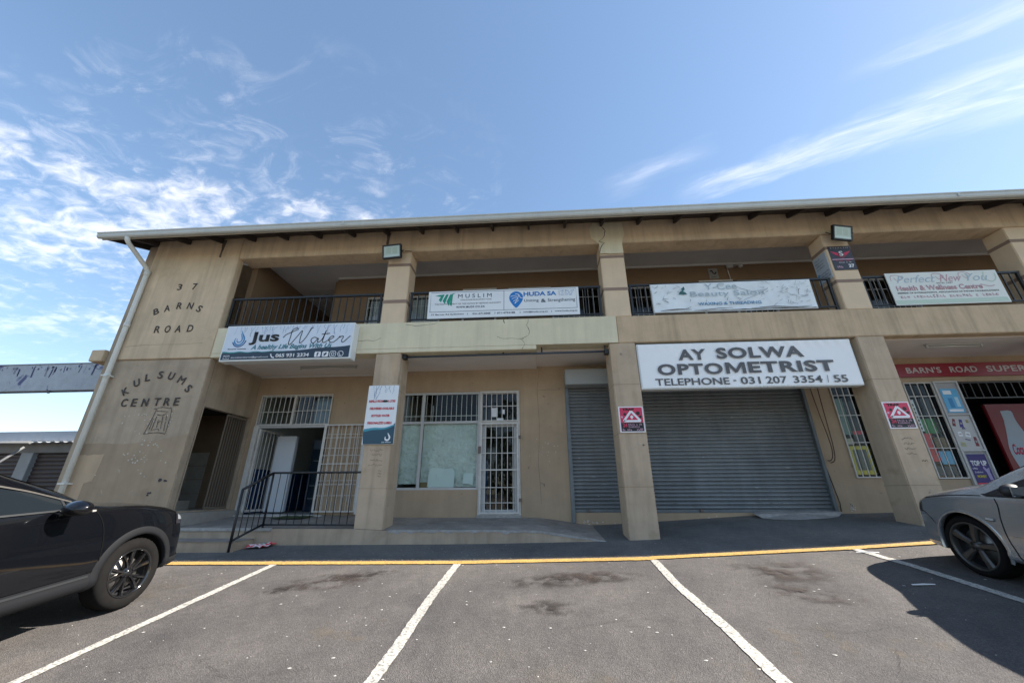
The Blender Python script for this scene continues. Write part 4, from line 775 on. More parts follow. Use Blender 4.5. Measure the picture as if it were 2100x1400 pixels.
ribbon('envelope_icon', [(X0+.09, Z0+.05), (X0+.21, Z0+.05), (X0+.21, Z0+.12), (X0+.09, Z0+.12), (X0+.09, Z0+.05)], .008, f-.001, WHP, js); ribbon('envelope_icon', [(X0+.09, Z0+.12), (X0+.15, Z0+.08), (X0+.21, Z0+.12)], .007, f-.001, WHP, js)
ribbon('phone_icon', smooth_pts([(X0+1.06, Z0+.135), (X0+1.075, Z0+.095), (X0+1.10, Z0+.065), (X0+1.145, Z0+.055)], 4), .022, f-.001, WHP, js)
def rrect(x0, x1, z0, z1, r): return [(x+r*math.cos(a), z+r*math.sin(a)) for (x, z, q) in ((x1-r, z1-r, 0), (x0+r, z1-r, 90), (x0+r, z0+r, 180), (x1-r, z0+r, 270)) for a in [math.radians(q+30*k_) for k_ in range(4)]]
for i in range(2): a = X0+1.96+.155*i; poly('social_icon', rrect(a, a+.125, Z0+.045, Z0+.155, .02), f-.001, WHP, js)
text('f', X0+2.005, X0+2.04, Z0+.055, Z0+.14, f-.003, NAVY, js, bold=.05); poly('bird_icon', [(X0+2.13, Z0+.075), (X0+2.16, Z0+.085), (X0+2.135, Z0+.125), (X0+2.165, Z0+.11), (X0+2.18, Z0+.135), (X0+2.205, Z0+.132), (X0+2.205, Z0+.10), (X0+2.17, Z0+.065)], f-.003, NAVY, js)
for i in range(2):
    a = X0+2.27+.155*i; rr = rrect(a, a+.12, Z0+.045, Z0+.155, .03) if i == 0 else [(a+.06+.055*math.cos(t), Z0+.1+.055*math.sin(t)) for t in np.linspace(0, 6.0, 18)]
    ribbon('social_icon', rr+[rr[0]], .011, f-.001, WHP, js); ribbon('social_icon', [(a+.06+.028*math.cos(t), Z0+.1+.028*math.sin(t)) for t in (np.linspace(0, 6.28, 14) if i == 0 else np.linspace(2.4, 5.2, 8))], .011, f-.001, WHP, js)
# optometrist
op = thing('optometrist_sign', 'large white lightbox sign of the optometrist filling the bay between two pillars', 'sign', (3.95, 7.2, 3.19))
box('sign_case', 1.975, 5.93, 7.125, 7.29, 3.19, 4.085, mat('sign_case_white', (.74, .78, .78), .4), op, .008)
vs = []; fs = []; nx, nz2 = 90, 24
for j in range(nz2+1):
    for i in range(nx+1):
        x = 2.0+3.905*i/nx; z = 3.21+.855*j/nz2; a = max(0, (j/nz2-.72)/.28); vs.append((x, 7.117-.004*math.sin(x*3.1)-a*a*.016*abs(math.sin(x*17+z*9))*(1.6 if x > 4.6 else .6), z))
fs = [(j*(nx+1)+i, j*(nx+1)+i+1, (j+1)*(nx+1)+i+1, (j+1)*(nx+1)+i) for j in range(nz2) for i in range(nx)]
mesh('sign_face', vs, fs, SIGNW2, op, True)
for s_, a, b, z0, z1 in (('AY', 2.73, 3.25, 3.735, 3.95), ('SOLWA', 3.44, 5.02, 3.745, 3.965), ('OPTO', 2.31, 3.50, 3.448, 3.665), ('ETRIST', 3.965, 5.50, 3.458, 3.675)): text(s_, a, b, z0, z1, 7.098, GREY, op, bold=.034, space=1.10, split=True)
poly('letter', [(3.555, 3.452), (3.555, 3.668), (3.635, 3.668), (3.735, 3.535), (3.835, 3.668), (3.915, 3.668), (3.915, 3.452), (3.852, 3.452), (3.852, 3.60), (3.755, 3.472), (3.715, 3.472), (3.618, 3.60), (3.618, 3.452)], 7.0965, GREY, op)
for s_, a, b in (('TELEPHONE', 2.24, 3.58), ('-', 3.65, 3.70), ('031', 3.78, 4.13), ('207', 4.23, 4.60), ('3354', 4.71, 5.22), ('/', 5.30, 5.33), ('55', 5.42, 5.66)): text(s_, a, b, (3.25 if s_ != '-' else 3.31), (3.385 if s_ != '-' else 3.33), 7.106, GREY, op, bold=.016, split=True)
# two panel banner
hb = thing('charity_banner', 'clean white two panel banner with green and blue logos tied to the balcony railing', 'banner', (-.62, 7.13, 4.78))
sbox('banner_board', -2.20, .95, 7.128, 7.145, 4.775, 5.405, SIGNW, hb); y = 7.1255
fr = lambda pts, w_=.008, m=NAVY: ribbon('border_print', pts, w_, y, m, hb)
fr([(-2.15, 4.925), (-2.15, 5.375), (.90, 5.375), (.90, 4.925)]); fr([(-2.15, 4.925), (.90, 4.925)]); fr([(-.60, 4.925), (-.60, 5.375)])
for k_ in range(3): poly('stripe_logo', [(-1.98+.085*k_, 5.20-.02*k_+.0), (-1.93+.085*k_, 5.15-.045*k_), (-1.86+.085*k_, 5.33), (-1.91+.085*k_, 5.33)], y-.001, GREENP, hb)
poly('stripe_logo', [(-2.06, 5.30), (-1.92, 5.275), (-1.88, 5.32), (-1.95, 5.325)], y-.0025, GREENP, hb); poly('stripe_logo', [(-1.74, 5.09), (-1.70, 5.05), (-1.68, 5.32), (-1.63, 5.35), (-1.70, 5.34)], y-.0025, GREENP, hb)
text('MUSLIM', -1.57, -.86, 5.235, 5.325, y, NAVY, hb, space=1.6); text('WORLDWIDE DEVELOPMENT FUND', -1.52, -.86, 5.175, 5.20, y, GREY, hb); text('THE POSITIVE IMPACT OF THE HUMAN BY SERVING HUMANITY', -2.06, -.66, 5.085, 5.115, y, GREY, hb); text('WWW.MUDF.CO.ZA', -1.60, -1.0, 5.0, 5.045, y, NAVY, hb, space=1.2, bold=.015)
cx, cz = -.345, 5.195; poly('hands_logo', [(cx+.145*math.cos(a)*(1 if math.sin(a) > -.1 else 1-.55*(-math.sin(a))**1.6), cz+(.15 if math.sin(a) > 0 else .23)*math.sin(a)) for a in np.linspace(0, 6.28, 30)[:-1]], y-.001, BLUEP, hb)
for k_ in range(4): ribbon('hands_logo', smooth_pts([(cx-.12+.03*k_, cz+.03-.055*k_), (cx-.04+.02*k_, cz+.05-.045*k_), (cx+.02+.012*k_, cz+.03-.03*k_)], 4), .011, y-.003, WHP, hb)
ribbon('hands_logo', smooth_pts([(cx-.02, cz+.09), (cx+.05, cz+.075), (cx+.09, cz+.0), (cx+.14, cz-.01)], 4), .013, y-.003, WHP, hb); ribbon('hands_logo', smooth_pts([(cx+.05, cz+.07), (cx+.03, cz-.02), (cx-.03, cz-.12)], 4), .010, y-.0035, WHP, hb)
text('HUDA SA', -.19, .49, 5.225, 5.325, y, BLUEP, hb, bold=.03); text('Uniting', -.18, .12, 5.075, 5.155, y, NAVY, hb); text('&', .17, .27, 5.07, 5.15, y, NAVY, hb, bold=.01); text('Strengthening', .31, .87, 5.06, 5.155, y, NAVY, hb)
ribbon('border_print', [(.55, 5.22), (.55, 5.345)], .006, y, GREY, hb)
for k_ in range(3): greek(12, .58, .86-.02*k_, 5.312-.045*k_, 5.342-.045*k_, y, BLUE2, hb, seed=k_)
for s_, a, b in (('37 Barnes Rd Sydenham', -2.12, -1.43), ('|', -1.36, -1.352), ('031-2713848', -1.25, -.88), ('|', -.79, -.782), ('071-4794188', -.74, -.37), ('|', -.27, -.262), ('info@huda.org.za', -.20, .30), ('|', .375, .383), ('www.huda.org.za', .44, .90)): text(s_, a, b, 4.84, 4.878, y, NAVY, hb, bold=.01)
for x in (-2.1, -.6, .88): sbox('cable_tie', x-.01, x+.01, 7.15, 7.19, 5.39, 5.41, BLK, hb)
# peeling banner
yb_ = thing('peeling_banner', 'white torn and peeling beauty salon banner tied to the balcony railing', 'banner', (4., 7.13, 4.76))
vs = []; fs = []; nx, nz2 = 110, 26; r_ = np.random.RandomState(4); ph = r_.uniform(0, 6, 8)
for j in range(nz2+1):
    for i in range(nx+1):
        x = 2.43+3.13*i/nx; z = 4.765+.62*j/nz2+.010*math.sin(x*1.5+1)*(j/nz2 == 0); h = .004*math.sin(x*9+z*14+ph[0])+.004*math.sin(x*17-z*21+ph[1])+.003*math.sin(x*33+z*5); vs.append((x, 7.125+h-(.012*max(0, 1-j/3)*abs(math.sin(x*4.3))), z))
fs = [(j*(nx+1)+i, j*(nx+1)+i+1, (j+1)*(nx+1)+i+1, (j+1)*(nx+1)+i) for j in range(nz2) for i in range(nx)]; mesh('banner_sheet', vs, fs, mat('banner_dirty_white', (.76, .82, .84), .6, nz=(5, .06), bump=(18, .3, .01)), yb_, True)
framebox(yb_, 2.415, 5.575, 4.745, 5.395, 7.135, .022, mat('banner_frame', (.60, .62, .62), .5), 'frame', .012)
y = 7.108; text('Y-Cee', 3.49, 4.12, 5.22, 5.36, y, FADE, yb_); text('Beauty Salon', 3.18, 4.62, 5.04, 5.19, y, FADE, yb_); text('WAXING & THREADING', 3.30, 4.52, 4.875, 4.94, y, mat('print_steel_blue', (.10, .28, .48), .5), yb_, bold=.015)
poly('figure_print', [(2.95, 5.135), (3.12, 5.13), (3.09, 5.18), (3.05, 5.20), (3.09, 5.25), (3.08, 5.31), (3.02, 5.26), (3.04, 5.22), (2.99, 5.20)], y, mat('print_dark_green', (.03, .14, .14), .5), yb_)
r_ = random.Random(8); TEAR = mat('tear_dark', (.10, .10, .10), .9); TEARL = mat('tear_pale', (.42, .45, .46), .8)  # dark and pale strips drawn as tears in the sheet
for k_ in range(95):
    a = r_.random(); x = (5.5-abs(r_.gauss(0, .45))) if a < .5 else (2.47+abs(r_.gauss(0, .35)) if a < .8 else r_.uniform(2.6, 5.4)); x = min(max(x, 2.46), 5.52); z = r_.uniform(4.83, 5.35); L_ = r_.uniform(.02, .11); an = r_.uniform(-.7, .7) if r_.random() < .8 else 1.2
    ribbon('tear', smooth_pts([(x-L_*math.cos(an), z-L_*math.sin(an)), (x, z+r_.uniform(-.012, .012)), (x+L_*math.cos(an)*.5, z+L_*math.sin(an)*.5)], 3), [r_.uniform(.003, .012)*q for q in (.2, .6, 1, 1, .8, .5, .2)], y-.002, r_.choice([TEAR, TEARL, TEARL]), yb_)
for a, b, c in ((2.55, 3.15, .022), (3.2, 3.95, .012), (4.3, 5.45, .018)): ribbon('tear', [(x, 4.79+.012*math.sin(x*7)) for x in np.linspace(a, b, 16)], [c*(.3+.7*math.sin(3.14*k_/15)) for k_ in range(16)], y-.004, TEAR, yb_)
ribbon('tear', [(4.72, 5.22), (4.6, 5.14), (4.45, 5.06), (4.25, 4.99), (4.15, 4.93)], .009, y-.002, TEARL, yb_); ribbon('tear', [(4.05, 5.31), (4.2, 5.22), (4.4, 5.15), (4.7, 5.19)], .010, y-.0025, TEARL, yb_)
# wellness banner
pb = thing('wellness_banner', 'faded cream and pink health and wellness banner on the right hand railing', 'banner', (8.05, 7.13, 4.75))
sbox('banner_board', 7.03, 9.10, 7.128, 7.142, 4.75, 5.455, mat('banner_faded_cream', (.72, .75, .70), .6, nz=(4, .04)), pb); y = 7.1255
for s_, a, b in (('Perfect', 7.20, 7.93), ('New', 8.00, 8.42), ('You', 8.50, 8.90)): text(s_, a, b, 5.23, 5.39, y, FADE if s_ != 'New' else FADER, pb, shear=.4); 
for cx, cz in ((7.2, 5.33), (7.98, 5.34), (8.48, 5.35)): ribbon('flourish_print', smooth_pts([(cx-.1, cz-.05), (cx-.08, cz+.06), (cx+.05, cz+.07), (cx+.12, cz), (cx+.02, cz-.05), (cx-.03, cz+.02)], 5), .011, y-.001, FADER, pb)
text('ESTD 1987', 7.92, 8.22, 5.19, 5.215, y, GREY, pb); text('Health & Wellness Centre', 7.14, 8.72, 5.055, 5.165, y, FADER, pb, bold=.03); text('MEMBER OF INTERNATIONAL ASSOCIATION OF PAPAIN TECHNOLOGISTS', 7.13, 8.98, 4.99, 5.02, y, GREY, pb, bold=.01)
greek(30, 7.16, 8.95, 4.895, 4.955, y, FADER, pb); poly('faded_strip', [(7.05, 4.77), (9.08, 4.77), (9.06, 4.86), (7.05, 4.85)], y, FADEG, pb); ribbon('figure_print', smooth_pts([(8.86, 5.42), (8.83, 5.3), (8.92, 5.2), (9.03, 5.26), (9.05, 5.38)], 5), .02, y-.001, FADEG, pb); ribbon('figure_print', smooth_pts([(8.7, 5.15), (8.85, 5.1), (8.95, 5.12)], 5), .016, y-.001, FADER, pb)
# pillar sign
ps = thing('water_price_sign', 'white and blue board with red lettering about water refills on the left pillar', 'sign', (-2.9, 7.07, 2.26))
sbox('sign_board', -3.21, -2.62, 7.072, 7.092, 2.255, 3.36, SIGNW, ps); y = 7.0695
poly('wave_print', [(-3.19, 2.258), (-2.622, 2.258), (-2.622, 2.64)]+[(x, 2.52+.07*((x+3.2)/.55)**2+.012*math.sin(x*14)) for x in np.linspace(-2.66, -3.18, 12)]+[(-3.208, 2.50), (-3.208, 2.42)], y, mat('print_deep_sea', (.02, .07, .11), .4), ps)
ribbon('wave_print', [(x, 2.515+.07*((x+3.2)/.55)**2+.012*math.sin(x*14)) for x in np.linspace(-3.2, -2.63, 14)], [.05-.002*k_ for k_ in range(14)], y-.0015, mat('print_sea', (.05, .30, .40), .4), ps); splash(ps, -3.15, -2.68, 3.35, .3, y, 8, 5, mat('splash_blue', (.36, .45, .58), .5))
for s_, a, b, z in (('REFILLS FROM R1 A LITRE', -3.17, -2.66, 3.03), ('DELIVERIES AVAILABLE', -3.14, -2.67, 2.89), ('BOTTLED WATER', -3.09, -2.74, 2.755), ('PERSONALIZED LABELS', -3.15, -2.69, 2.62)): text(s_, a, b, z, z+.045, y, REDP, ps, bold=.04)
poly('marker_blot', [(-2.905, 3.05), (-2.88, 3.075), (-2.82, 3.07), (-2.80, 3.05), (-2.83, 3.03), (-2.88, 3.03)], y-.004, BLACKP, ps); drop(ps, -2.74, 2.39, .07, y-.002, WHP, .35, inner=False); text('Jus Water', -2.84, -2.66, 2.275, 2.30, y-.001, WHP, ps, bold=.03)
sbox('sign_bracket', -3.21, -3.17, 7.075, 7.12, 2.25, 2.38, SILV, ps)
# security firm boards
for x0, lab in ((1.52, 'red and black security board with white triangle left of the optometrist shutter'), (6.09, 'red and black security board with white triangle on the pillar nearest the silver car')):
    t = thing('security_board', lab, 'sign', (x0+.21, 7.09, 2.41), 'armed response boards on the pillars'); y = 7.086
    sbox('sign_board', x0-.025, x0+.42, 7.087, 7.0985, 2.405, 2.87, mat('sign_board_white', (.78, .74, .76), .4), t); poly('red_field', [(x0, 2.58), (x0+.40, 2.58), (x0+.40, 2.85), (x0, 2.85)], y-.0005, MAGR, t); poly('black_field', [(x0, 2.425), (x0+.40, 2.425), (x0+.40, 2.578), (x0, 2.578)], y-.0005, BLACKP, t)
    text('TRAP', x0+.05, x0+.26, 2.795, 2.84, y-.001, BLACKP, t, bold=.06)
    for (a, b) in (((x0+.20, 2.785), (x0+.055, 2.605)), ((x0+.055, 2.605), (x0+.355, 2.605)), ((x0+.355, 2.605), (x0+.20, 2.785))): ribbon('triangle', [a, b], .038, y-.003-.0004*(a[0] > x0+.3), mat('print_white', (.80, .82, .84)), t)
    poly('skull_logo', [(x0+.205+.028*math.cos(a)*(1 if math.sin(a) > -.3 else .6), 2.675+.034*math.sin(a)) for a in np.linspace(0, 6.28, 14)[:-1]], y-.003, WHP, t)
    for cx, cz, r in ((x0+.085, 2.73, .025), (x0+.32, 2.745, .035), (x0+.355, 2.68, .025), (x0+.03, 2.68, .018)): poly('blot', [(cx+r*math.cos(a), cz+r*math.sin(a)) for a in np.linspace(0, 6.28, 10)[:-1]], y-.0025, BLACKP if cx > x0+.05 else PINK, t)
    text('24', x0+.03, x0+.11, 2.50, 2.565, y-.002, MAGR, t, bold=.03, split=True); greek(10, x0+.13, x0+.37, 2.53, 2.565, y-.002, PINK, t); greek(8, x0+.13, x0+.33, 2.49, 2.52, y-.002, PINK, t); greek(13, x0+.02, x0+.385, 2.437, 2.475, y-.002, PINK, t)
# black winged sign + side sign on the third pillar
sl_ = thing('black_pillar_sign', 'black sign with red wings and letter S on the upper right pillar under a floodlight', 'sign', (6.31, 7.09, 5.55)); y = 7.083
sbox('sign_board', 6.10, 6.53, 7.085, 7.094, 5.55, 6.11, mat('sign_charcoal', (.035, .035, .045), .4), sl_); text('STEALTH', 6.14, 6.49, 6.055, 6.085, y, SILV, sl_, space=1.3)
for s_ in (-1, 1):
    for k_ in range(3): poly('wing_logo', [(6.315+s_*.05, 5.945-.028*k_), (6.315+s_*(.185-.03*k_), 5.99-.03*k_), (6.315+s_*(.185-.03*k_), 5.97-.03*k_), (6.315+s_*.05, 5.925-.028*k_)], y-.001, MAGR, sl_)
ribbon('shield_logo', [(6.24, 5.90), (6.27, 5.86), (6.315, 5.835), (6.36, 5.86), (6.39, 5.90)], .010, y-.001, MAGR, sl_); text('S', 6.275, 6.355, 5.875, 5.99, y-.002, WHP, sl_, bold=.02); sbox('stripe', 6.11, 6.52, 7.082, 7.084, 5.79, 5.805, PINK, sl_)
greek(13, 6.18, 6.45, 5.755, 5.78, y, MAGR, sl_); greek(10, 6.22, 6.46, 5.715, 5.74, y, WHP, sl_); greek(4, 6.16, 6.27, 5.60, 5.65, y, PINK, sl_); text('37', 6.38, 6.49, 5.60, 5.68, y, WHP, sl_, bold=.03, split=True)
ss = thing('side_notice_board', 'pale blue notice board on the left face of the upper right pillar', 'sign', (6.04, 7.3, 5.35))
sbox('notice_board', 6.035, 6.047, 7.12, 7.49, 5.42, 6.02, mat('notice_pale_blue', (.45, .52, .60), .5), ss)
for k_, (s_, a, b, h) in enumerate(((0, .04, .2, .035), (0, .04, .30, .03), (0, .04, .26, .03), (0, .04, .28, .03))): greek(9, -7.49+a, -7.49+b, 5.93-.065*k_, 5.93-.065*k_+h, 6.033, GREY, ss, side='L', seed=k_)
for k_, (s_, b) in enumerate(((0, .33), (0, .30), (0, .33))): greek(10, -7.40, -7.40+b-.06, 5.60-.055*k_, 5.63-.055*k_, 6.033, NAVY, ss, side='L', seed=7+k_)
poly('blue_dot', [(7.44+.03*math.cos(a), 5.62+.03*math.sin(a)) for a in np.linspace(0, 6.28, 12)[:-1]], 6.031, BLUE2, ss, axis='x')
# supermarket sign
ms = thing('supermarket_sign', 'long dark red supermarket sign board above the shop entrance at right', 'sign', (9.7, YB-.03, 3.66))
sbox('sign_board', 7.62, 12.6, YB-.05, YB-.006, 3.665, 3.955, mat('sign_dark_red', (.26, .010, .025), .35, nz=(2, .06)), ms)
for s_, a, b in (("BARN'S", 7.94, 8.64), ('ROAD', 8.82, 9.36), ('SUPERETTE', 9.55, 10.95)): text(s_, a, b, 3.745, 3.875, YB-.053, mat('sign_silver', (.50, .46, .46), .4), ms, bold=.02, space=1.06, split=True)
# posters on the panel
po = thing('blue_poster', 'blue and white poster in the top frame beside the supermarket door', 'poster', (8.6, YB-.04, 2.9)); sbox('poster_sheet', 8.46, 8.79, YB-.037, YB-.032, 2.90, 3.40, CYAN, po)
for x0, x1, z0, z1, m_ in ((8.5, 8.66, 3.28, 3.36, WHP), (8.55, 8.63, 3.0, 3.2, BLUE2), (8.68, 8.75, 3.02, 3.22, mat('print_pale_cyan', (.45, .68, .80), .5)), (8.49, 8.76, 2.92, 2.97, WHP)): sbox('print', x0, x1, YB-.0395, YB-.0375, z0, z1, m_, po)
po = thing('grocery_poster', 'white poster with small red and purple product pictures in the middle frame', 'poster', (8.6, YB-.04, 2.2)); sbox('poster_sheet', 8.41, 8.81, YB-.037, YB-.032, 2.17, 2.83, mat('poster_white', (.50, .50, .49), .5), po)

for k_, (cx, cz, w_, h_, m_) in enumerate(((8.47, 2.70, .06, .15, mat('pack_dull_red', (.20, .04, .05), .6)), (8.60, 2.68, .07, .16, mat('print_indigo', (.06, .05, .25), .5)), (8.73, 2.72, .05, .06, mat('pack_ochre', (.30, .24, .04), .6)), (8.50, 2.47, .08, .09, WHP), (8.64, 2.46, .10, .10, WHP), (8.48, 2.27, .10, .08, mat('pack_lemon', (.42, .42, .20), .6)), (8.74, 2.32, .06, .18, mat('pack_dull_red', (.2, .04, .05), .6)), (8.61, 2.58, .07, .03, PURP), (8.60, 2.36, .10, .02, PURP))):
    a = -.25+.1*(k_ % 4); c_, s_ = math.cos(a), math.sin(a); R4 = lambda w, h: [(cx+x*c_-z*s_, cz+x*s_+z*c_) for x, z in ((-w/2, -h/2), (w/2, -h/2), (w/2*.8, h/2), (-w/2*.8, h/2))]
    poly('print', R4(w_, h_), YB-.0405, m_, po); poly('print', R4(w_*.6, h_*.25), YB-.0425, mat('pack_label', (.35, .33, .32), .6), po)
po = thing('airtime_poster', 'purple top up poster in the bottom frame beside the supermarket door', 'poster', (8.6, YB-.04, 1.5)); sbox('poster_sheet', 8.45, 8.79, YB-.037, YB-.032, 1.50, 2.08, PURP, po); sbox('stripe', 8.45, 8.79, YB-.0385, YB-.0375, 1.50, 1.55, REDP, po)
text('TOP UP', 8.47, 8.76, 1.86, 1.96, YB-.0385, WHP, po, bold=.05); greek(4, 8.47, 8.56, 1.80, 1.83, YB-.0385, WHP, po); text('MONEY', 8.49, 8.66, 1.64, 1.69, YB-.0385, YEL, po, bold=.05); greek(8, 8.48, 8.63, 1.73, 1.76, YB-.0385, WHP, po)
poly('figure_print', [(8.70, 1.60), (8.76, 1.6), (8.75, 1.75), (8.77, 1.83), (8.71, 1.80), (8.67, 1.86), (8.65, 1.82), (8.69, 1.74)], YB-.0405, mat('print_lilac', (.35, .30, .50), .5), po)
# cola fridge
fr_ = thing('drinks_fridge', 'tall red drinks fridge with white bottle silhouette inside the supermarket door', 'fridge', (10.6, 9.4, 1.02)); box('fridge_body', 10.02, 11.0, 9.2, 9.27, 1.03, 3.21, mat('fridge_red', (.20, .004, .010), .4), fr_, .015); box('fridge_cabinet', 10.5, 11.0, 9.275, 9.9, 1.03, 3.21, DARKP, fr_, .01)
bt = [(10.30, 3.05), (10.52, 3.05), (10.53, 2.85), (10.60, 2.55), (10.68, 2.25), (10.67, 2.0), (10.63, 1.7), (10.68, 1.4), (10.66, 1.08), (10.16, 1.08), (10.14, 1.4), (10.20, 1.7), (10.15, 2.0), (10.14, 2.25), (10.22, 2.55), (10.29, 2.85)]
poly('bottle_print', smooth_pts([(a+.0, b) for a, b in bt], 3), 9.196, mat('bottle_white', (.40, .46, .52), .5), fr_); text('Coca-Cola', 10.20, 10.64, 2.12, 2.34, 9.193, MAGR, fr_, shear=.35, bold=.02)
for x0, x1, z0, z1, lab in ((-6.36, -5.88, 1.01, 2.74, 'plain pale grey upright freezer standing inside the water shop'),):
    f1 = thing('upright_freezer', lab, 'freezer', (-6.1, 9.6, 1.0)); box('cabinet', x0, x1, 9.30, 9.42, z0+.02, z1, mat('freezer_white', (.72, .76, .80), .4), f1, .012); sbox('plinth', x0+.02, x1-.02, 9.32, 9.40, z0-.01, z0+.02, DARKP, f1)
f2 = thing('display_fridge', 'dark glass fronted display fridge deep inside the water shop', 'fridge', (-5.3, 10.2, 1.0)); box('cabinet', -5.84, -4.95, 10.02, 10.7, 1.01, 2.75, mat('fridge_navy', (.015, .03, .06), .4), f2, .01); sbox('header_panel', -5.80, -4.99, 10.0, 10.018, 2.50, 2.72, mat('header_grey', (.10, .13, .18), .4), f2); sbox('glass_door', -5.78, -5.01, 9.995, 10.015, 1.15, 2.46, GLW, f2)
for k_ in range(4): sbox('shelf', -5.76, -5.03, 10.016, 10.019, 1.3+.3*k_, 1.315+.3*k_, SILV, f2)
mt = thing('door_mat', 'dark green door mat on the platform at the water shop entrance', 'mat', (-5.0, 7.9, .95))
vs = []; fs = []
for j in range(7):
    for i in range(9): x = -5.33+.65*i/8; y = 8.02+.40*j/6; vs.append((x+.08*j/6, y, .865+(y-7.085)*(.135/1.575)+.014+.01*abs(math.sin(i*1.7+j))))
fs = [(j*9+i, j*9+i+1, (j+1)*9+i+1, (j+1)*9+i) for j in range(6) for i in range(8)]; mesh('mat_fabric', vs, fs, mat('mat_green', (.035, .055, .02), .95, nz=(20, .3)), mt)
# ------------------------------------------------------------------ raised wall letters
def letters(lab, items, loc):
    t = thing('wall_lettering', lab, 'lettering', loc)
    for ch, cx, cz, h, ang in items:
        w_ = h*{'M': .95, 'N': .80, 'W': 1., 'I': .3, 'E': .68, 'L': .66, '3': .66, '7': .66, 'S': .68}.get(ch, .78)
        o = text(ch, cx-w_/2, cx+w_/2, cz-h/2, cz+h/2, 7.0682 if cz > 4.03 else 7.0905, LET, t, 'letter', bold=(.0 if ch == 'M' else .012), th=.006, ang=math.radians(ang))
        # slab serifs at the foot
    return t
letters('dark raised letters 37 BARNS ROAD on the upper end wall', [('3', -7.85, 5.72, .155, 0), ('7', -7.50, 5.72, .155, 0), ('B', -8.20, 5.13, .15, 22), ('A', -7.97, 5.20, .155, 12), ('R', -7.70, 5.25, .155, 0), ('N', -7.45, 5.24, .155, -6), ('S', -7.22, 5.16, .155, -22), ('R', -8.02, 4.70, .16, 0), ('O', -7.79, 4.70, .16, 0), ('A', -7.55, 4.70, .16, 0), ('D', -7.28, 4.70, .16, 0)], (-7.7, 7.07, 4.6))
letters('dark raised letters KULSUMS CENTRE arched on the lower end wall', [('K', -8.26, 3.36, .155, 35), ('U', -8.08, 3.53, .155, 22), ('L', -7.88, 3.64, .155, 12), ('S', -7.62, 3.69, .155, 0), ('U', -7.38, 3.66, .155, -12), ('M', -7.13, 3.57, .155, -22), ('S', -6.93, 3.39, .155, -35), ('C', -8.19, 3.125, .16, 0), ('E', -7.98, 3.125, .16, 0), ('N', -7.75, 3.125, .16, 0), ('T', -7.50, 3.13, .16, 0), ('R', -7.29, 3.13, .16, 0), ('E', -7.09, 3.13, .16, 0)], (-7.6, 7.09, 3.0))
# ------------------------------------------------------------------ floodlights, camera dome, conduit
def flood(cx, cz, lab, yaw, tilt, roll=0.):
    t = thing('floodlight', lab, 'floodlight', (cx, 7.095, cz+.16), 'black floodlights on the beam')
    def bxl(n, x0, x1, y0, y1, z0, z1, m, bev=.008):
        bm = bmesh.new(); bm_box(bm, x0, x1, y0, y1, z0, z1); bmesh.ops.bevel(bm, geom=bm.edges[:], offset=bev, segments=2, affect='EDGES')
        R = Matrix.Translation((cx, 6.88, cz)) @ Matrix.Rotation(math.radians(yaw), 4, 'Z') @ Matrix.Rotation(math.radians(roll), 4, 'Y') @ Matrix.Rotation(math.radians(tilt), 4, 'X'); bmesh.ops.transform(bm, matrix=R, verts=bm.verts); return frombm(n, bm, m, t)
    w_, h = .215, .155
    bxl('housing', -w_, w_, 0, .05, -h, h, BLK)
    for a in ((-w_, w_, h-.03, h), (-w_, w_, -h, -h+.03), (-w_, -w_+.03, -h+.03, h-.03), (w_-.03, w_, -h+.03, h-.03)): bxl('rim', a[0], a[1], -.022, .0, a[2], a[3], BLK, .004)
    bxl('reflector', -w_+.03, w_-.03, -.006, -.001, -h+.03, h-.03, mat('reflector_silver', (.80, .82, .77), .5), .001); bxl('reflector_lip', -w_+.03, w_-.03, -.012, -.006, -h+.03, -h+.08, mat('reflector_bright', (.88, .90, .88), .4), .001)
    for s_ in (-.07, .07): bxl('led_panel', s_-.055, s_+.055, -.010, -.006, -.05, .09, mat('led_board', (.70, .72, .62), .5), .001)
    bxl('cover_glass', -w_+.03, w_-.03, -.020, -.017, -h+.03, h-.03, GLW, .0005)
    for s_ in (-1, 1): tube('bracket', [(cx+s_*(w_+.005), 6.90, cz), (cx+s_*(w_+.01), 6.98, cz+.10), (cx+s_*.08, 7.065, cz+.12)], .009, BLK, t, 5)
    return t
flood(-3.02, 6.295, 'black square floodlight on the beam above the left upper pillar', -6, 14)
flood(6.31, 6.29, 'black square floodlight on the beam above the pillar with the black winged sign', 10, 16, 2)
tube('lamp_cable', [(-2.78, 7.0, 6.38), (-2.74, 7.06, 6.42), (-2.66, 7.085, 6.42)], .006, BLK, Bd, 5)
cm = thing('dome_camera', 'small white dome camera on the upper balcony ceiling', 'camera', (5.0, 8.35, 6.6)); bm = bmesh.new(); bmesh.ops.create_uvsphere(bm, u_segments=16, v_segments=8, radius=.055, matrix=Matrix.Translation((5.04, 8.33, 6.50))); frombm('dome', bm, mat('camera_white', (.45, .45, .44), .4), cm, True)
box('junction_box', 4.76, 4.92, 8.40, 8.466, 6.51, 6.60, mat('camera_white', (.45, .45, .44), .4), cm); tube('arm', [(4.92, 8.42, 6.54), (5.02, 8.36, 6.55)], .012, mat('camera_white', (.45, .45, .44), .4), cm); tube('conduit', [(4.78, 8.45, 6.51), (4.80, 8.45, 6.2)], .01, CORN, cm)
un = thing('unit_sign', 'small grey unit sign on the upper back wall above the peeling banner', 'sign', (4.4, 8.46, 6.24)); sbox('sign_board', 4.32, 4.54, 8.455, 8.465, 6.24, 6.52, mat('unit_sign_grey', (.25, .25, .24), .5), un); ribbon('logo', smooth_pts([(4.36, 6.44), (4.40, 6.46), (4.42, 6.40), (4.46, 6.37), (4.50, 6.42)], 4), .03, 8.452, BLACKP, un); greek(5, 4.37, 4.49, 6.27, 6.30, 8.453, BLACKP, un)
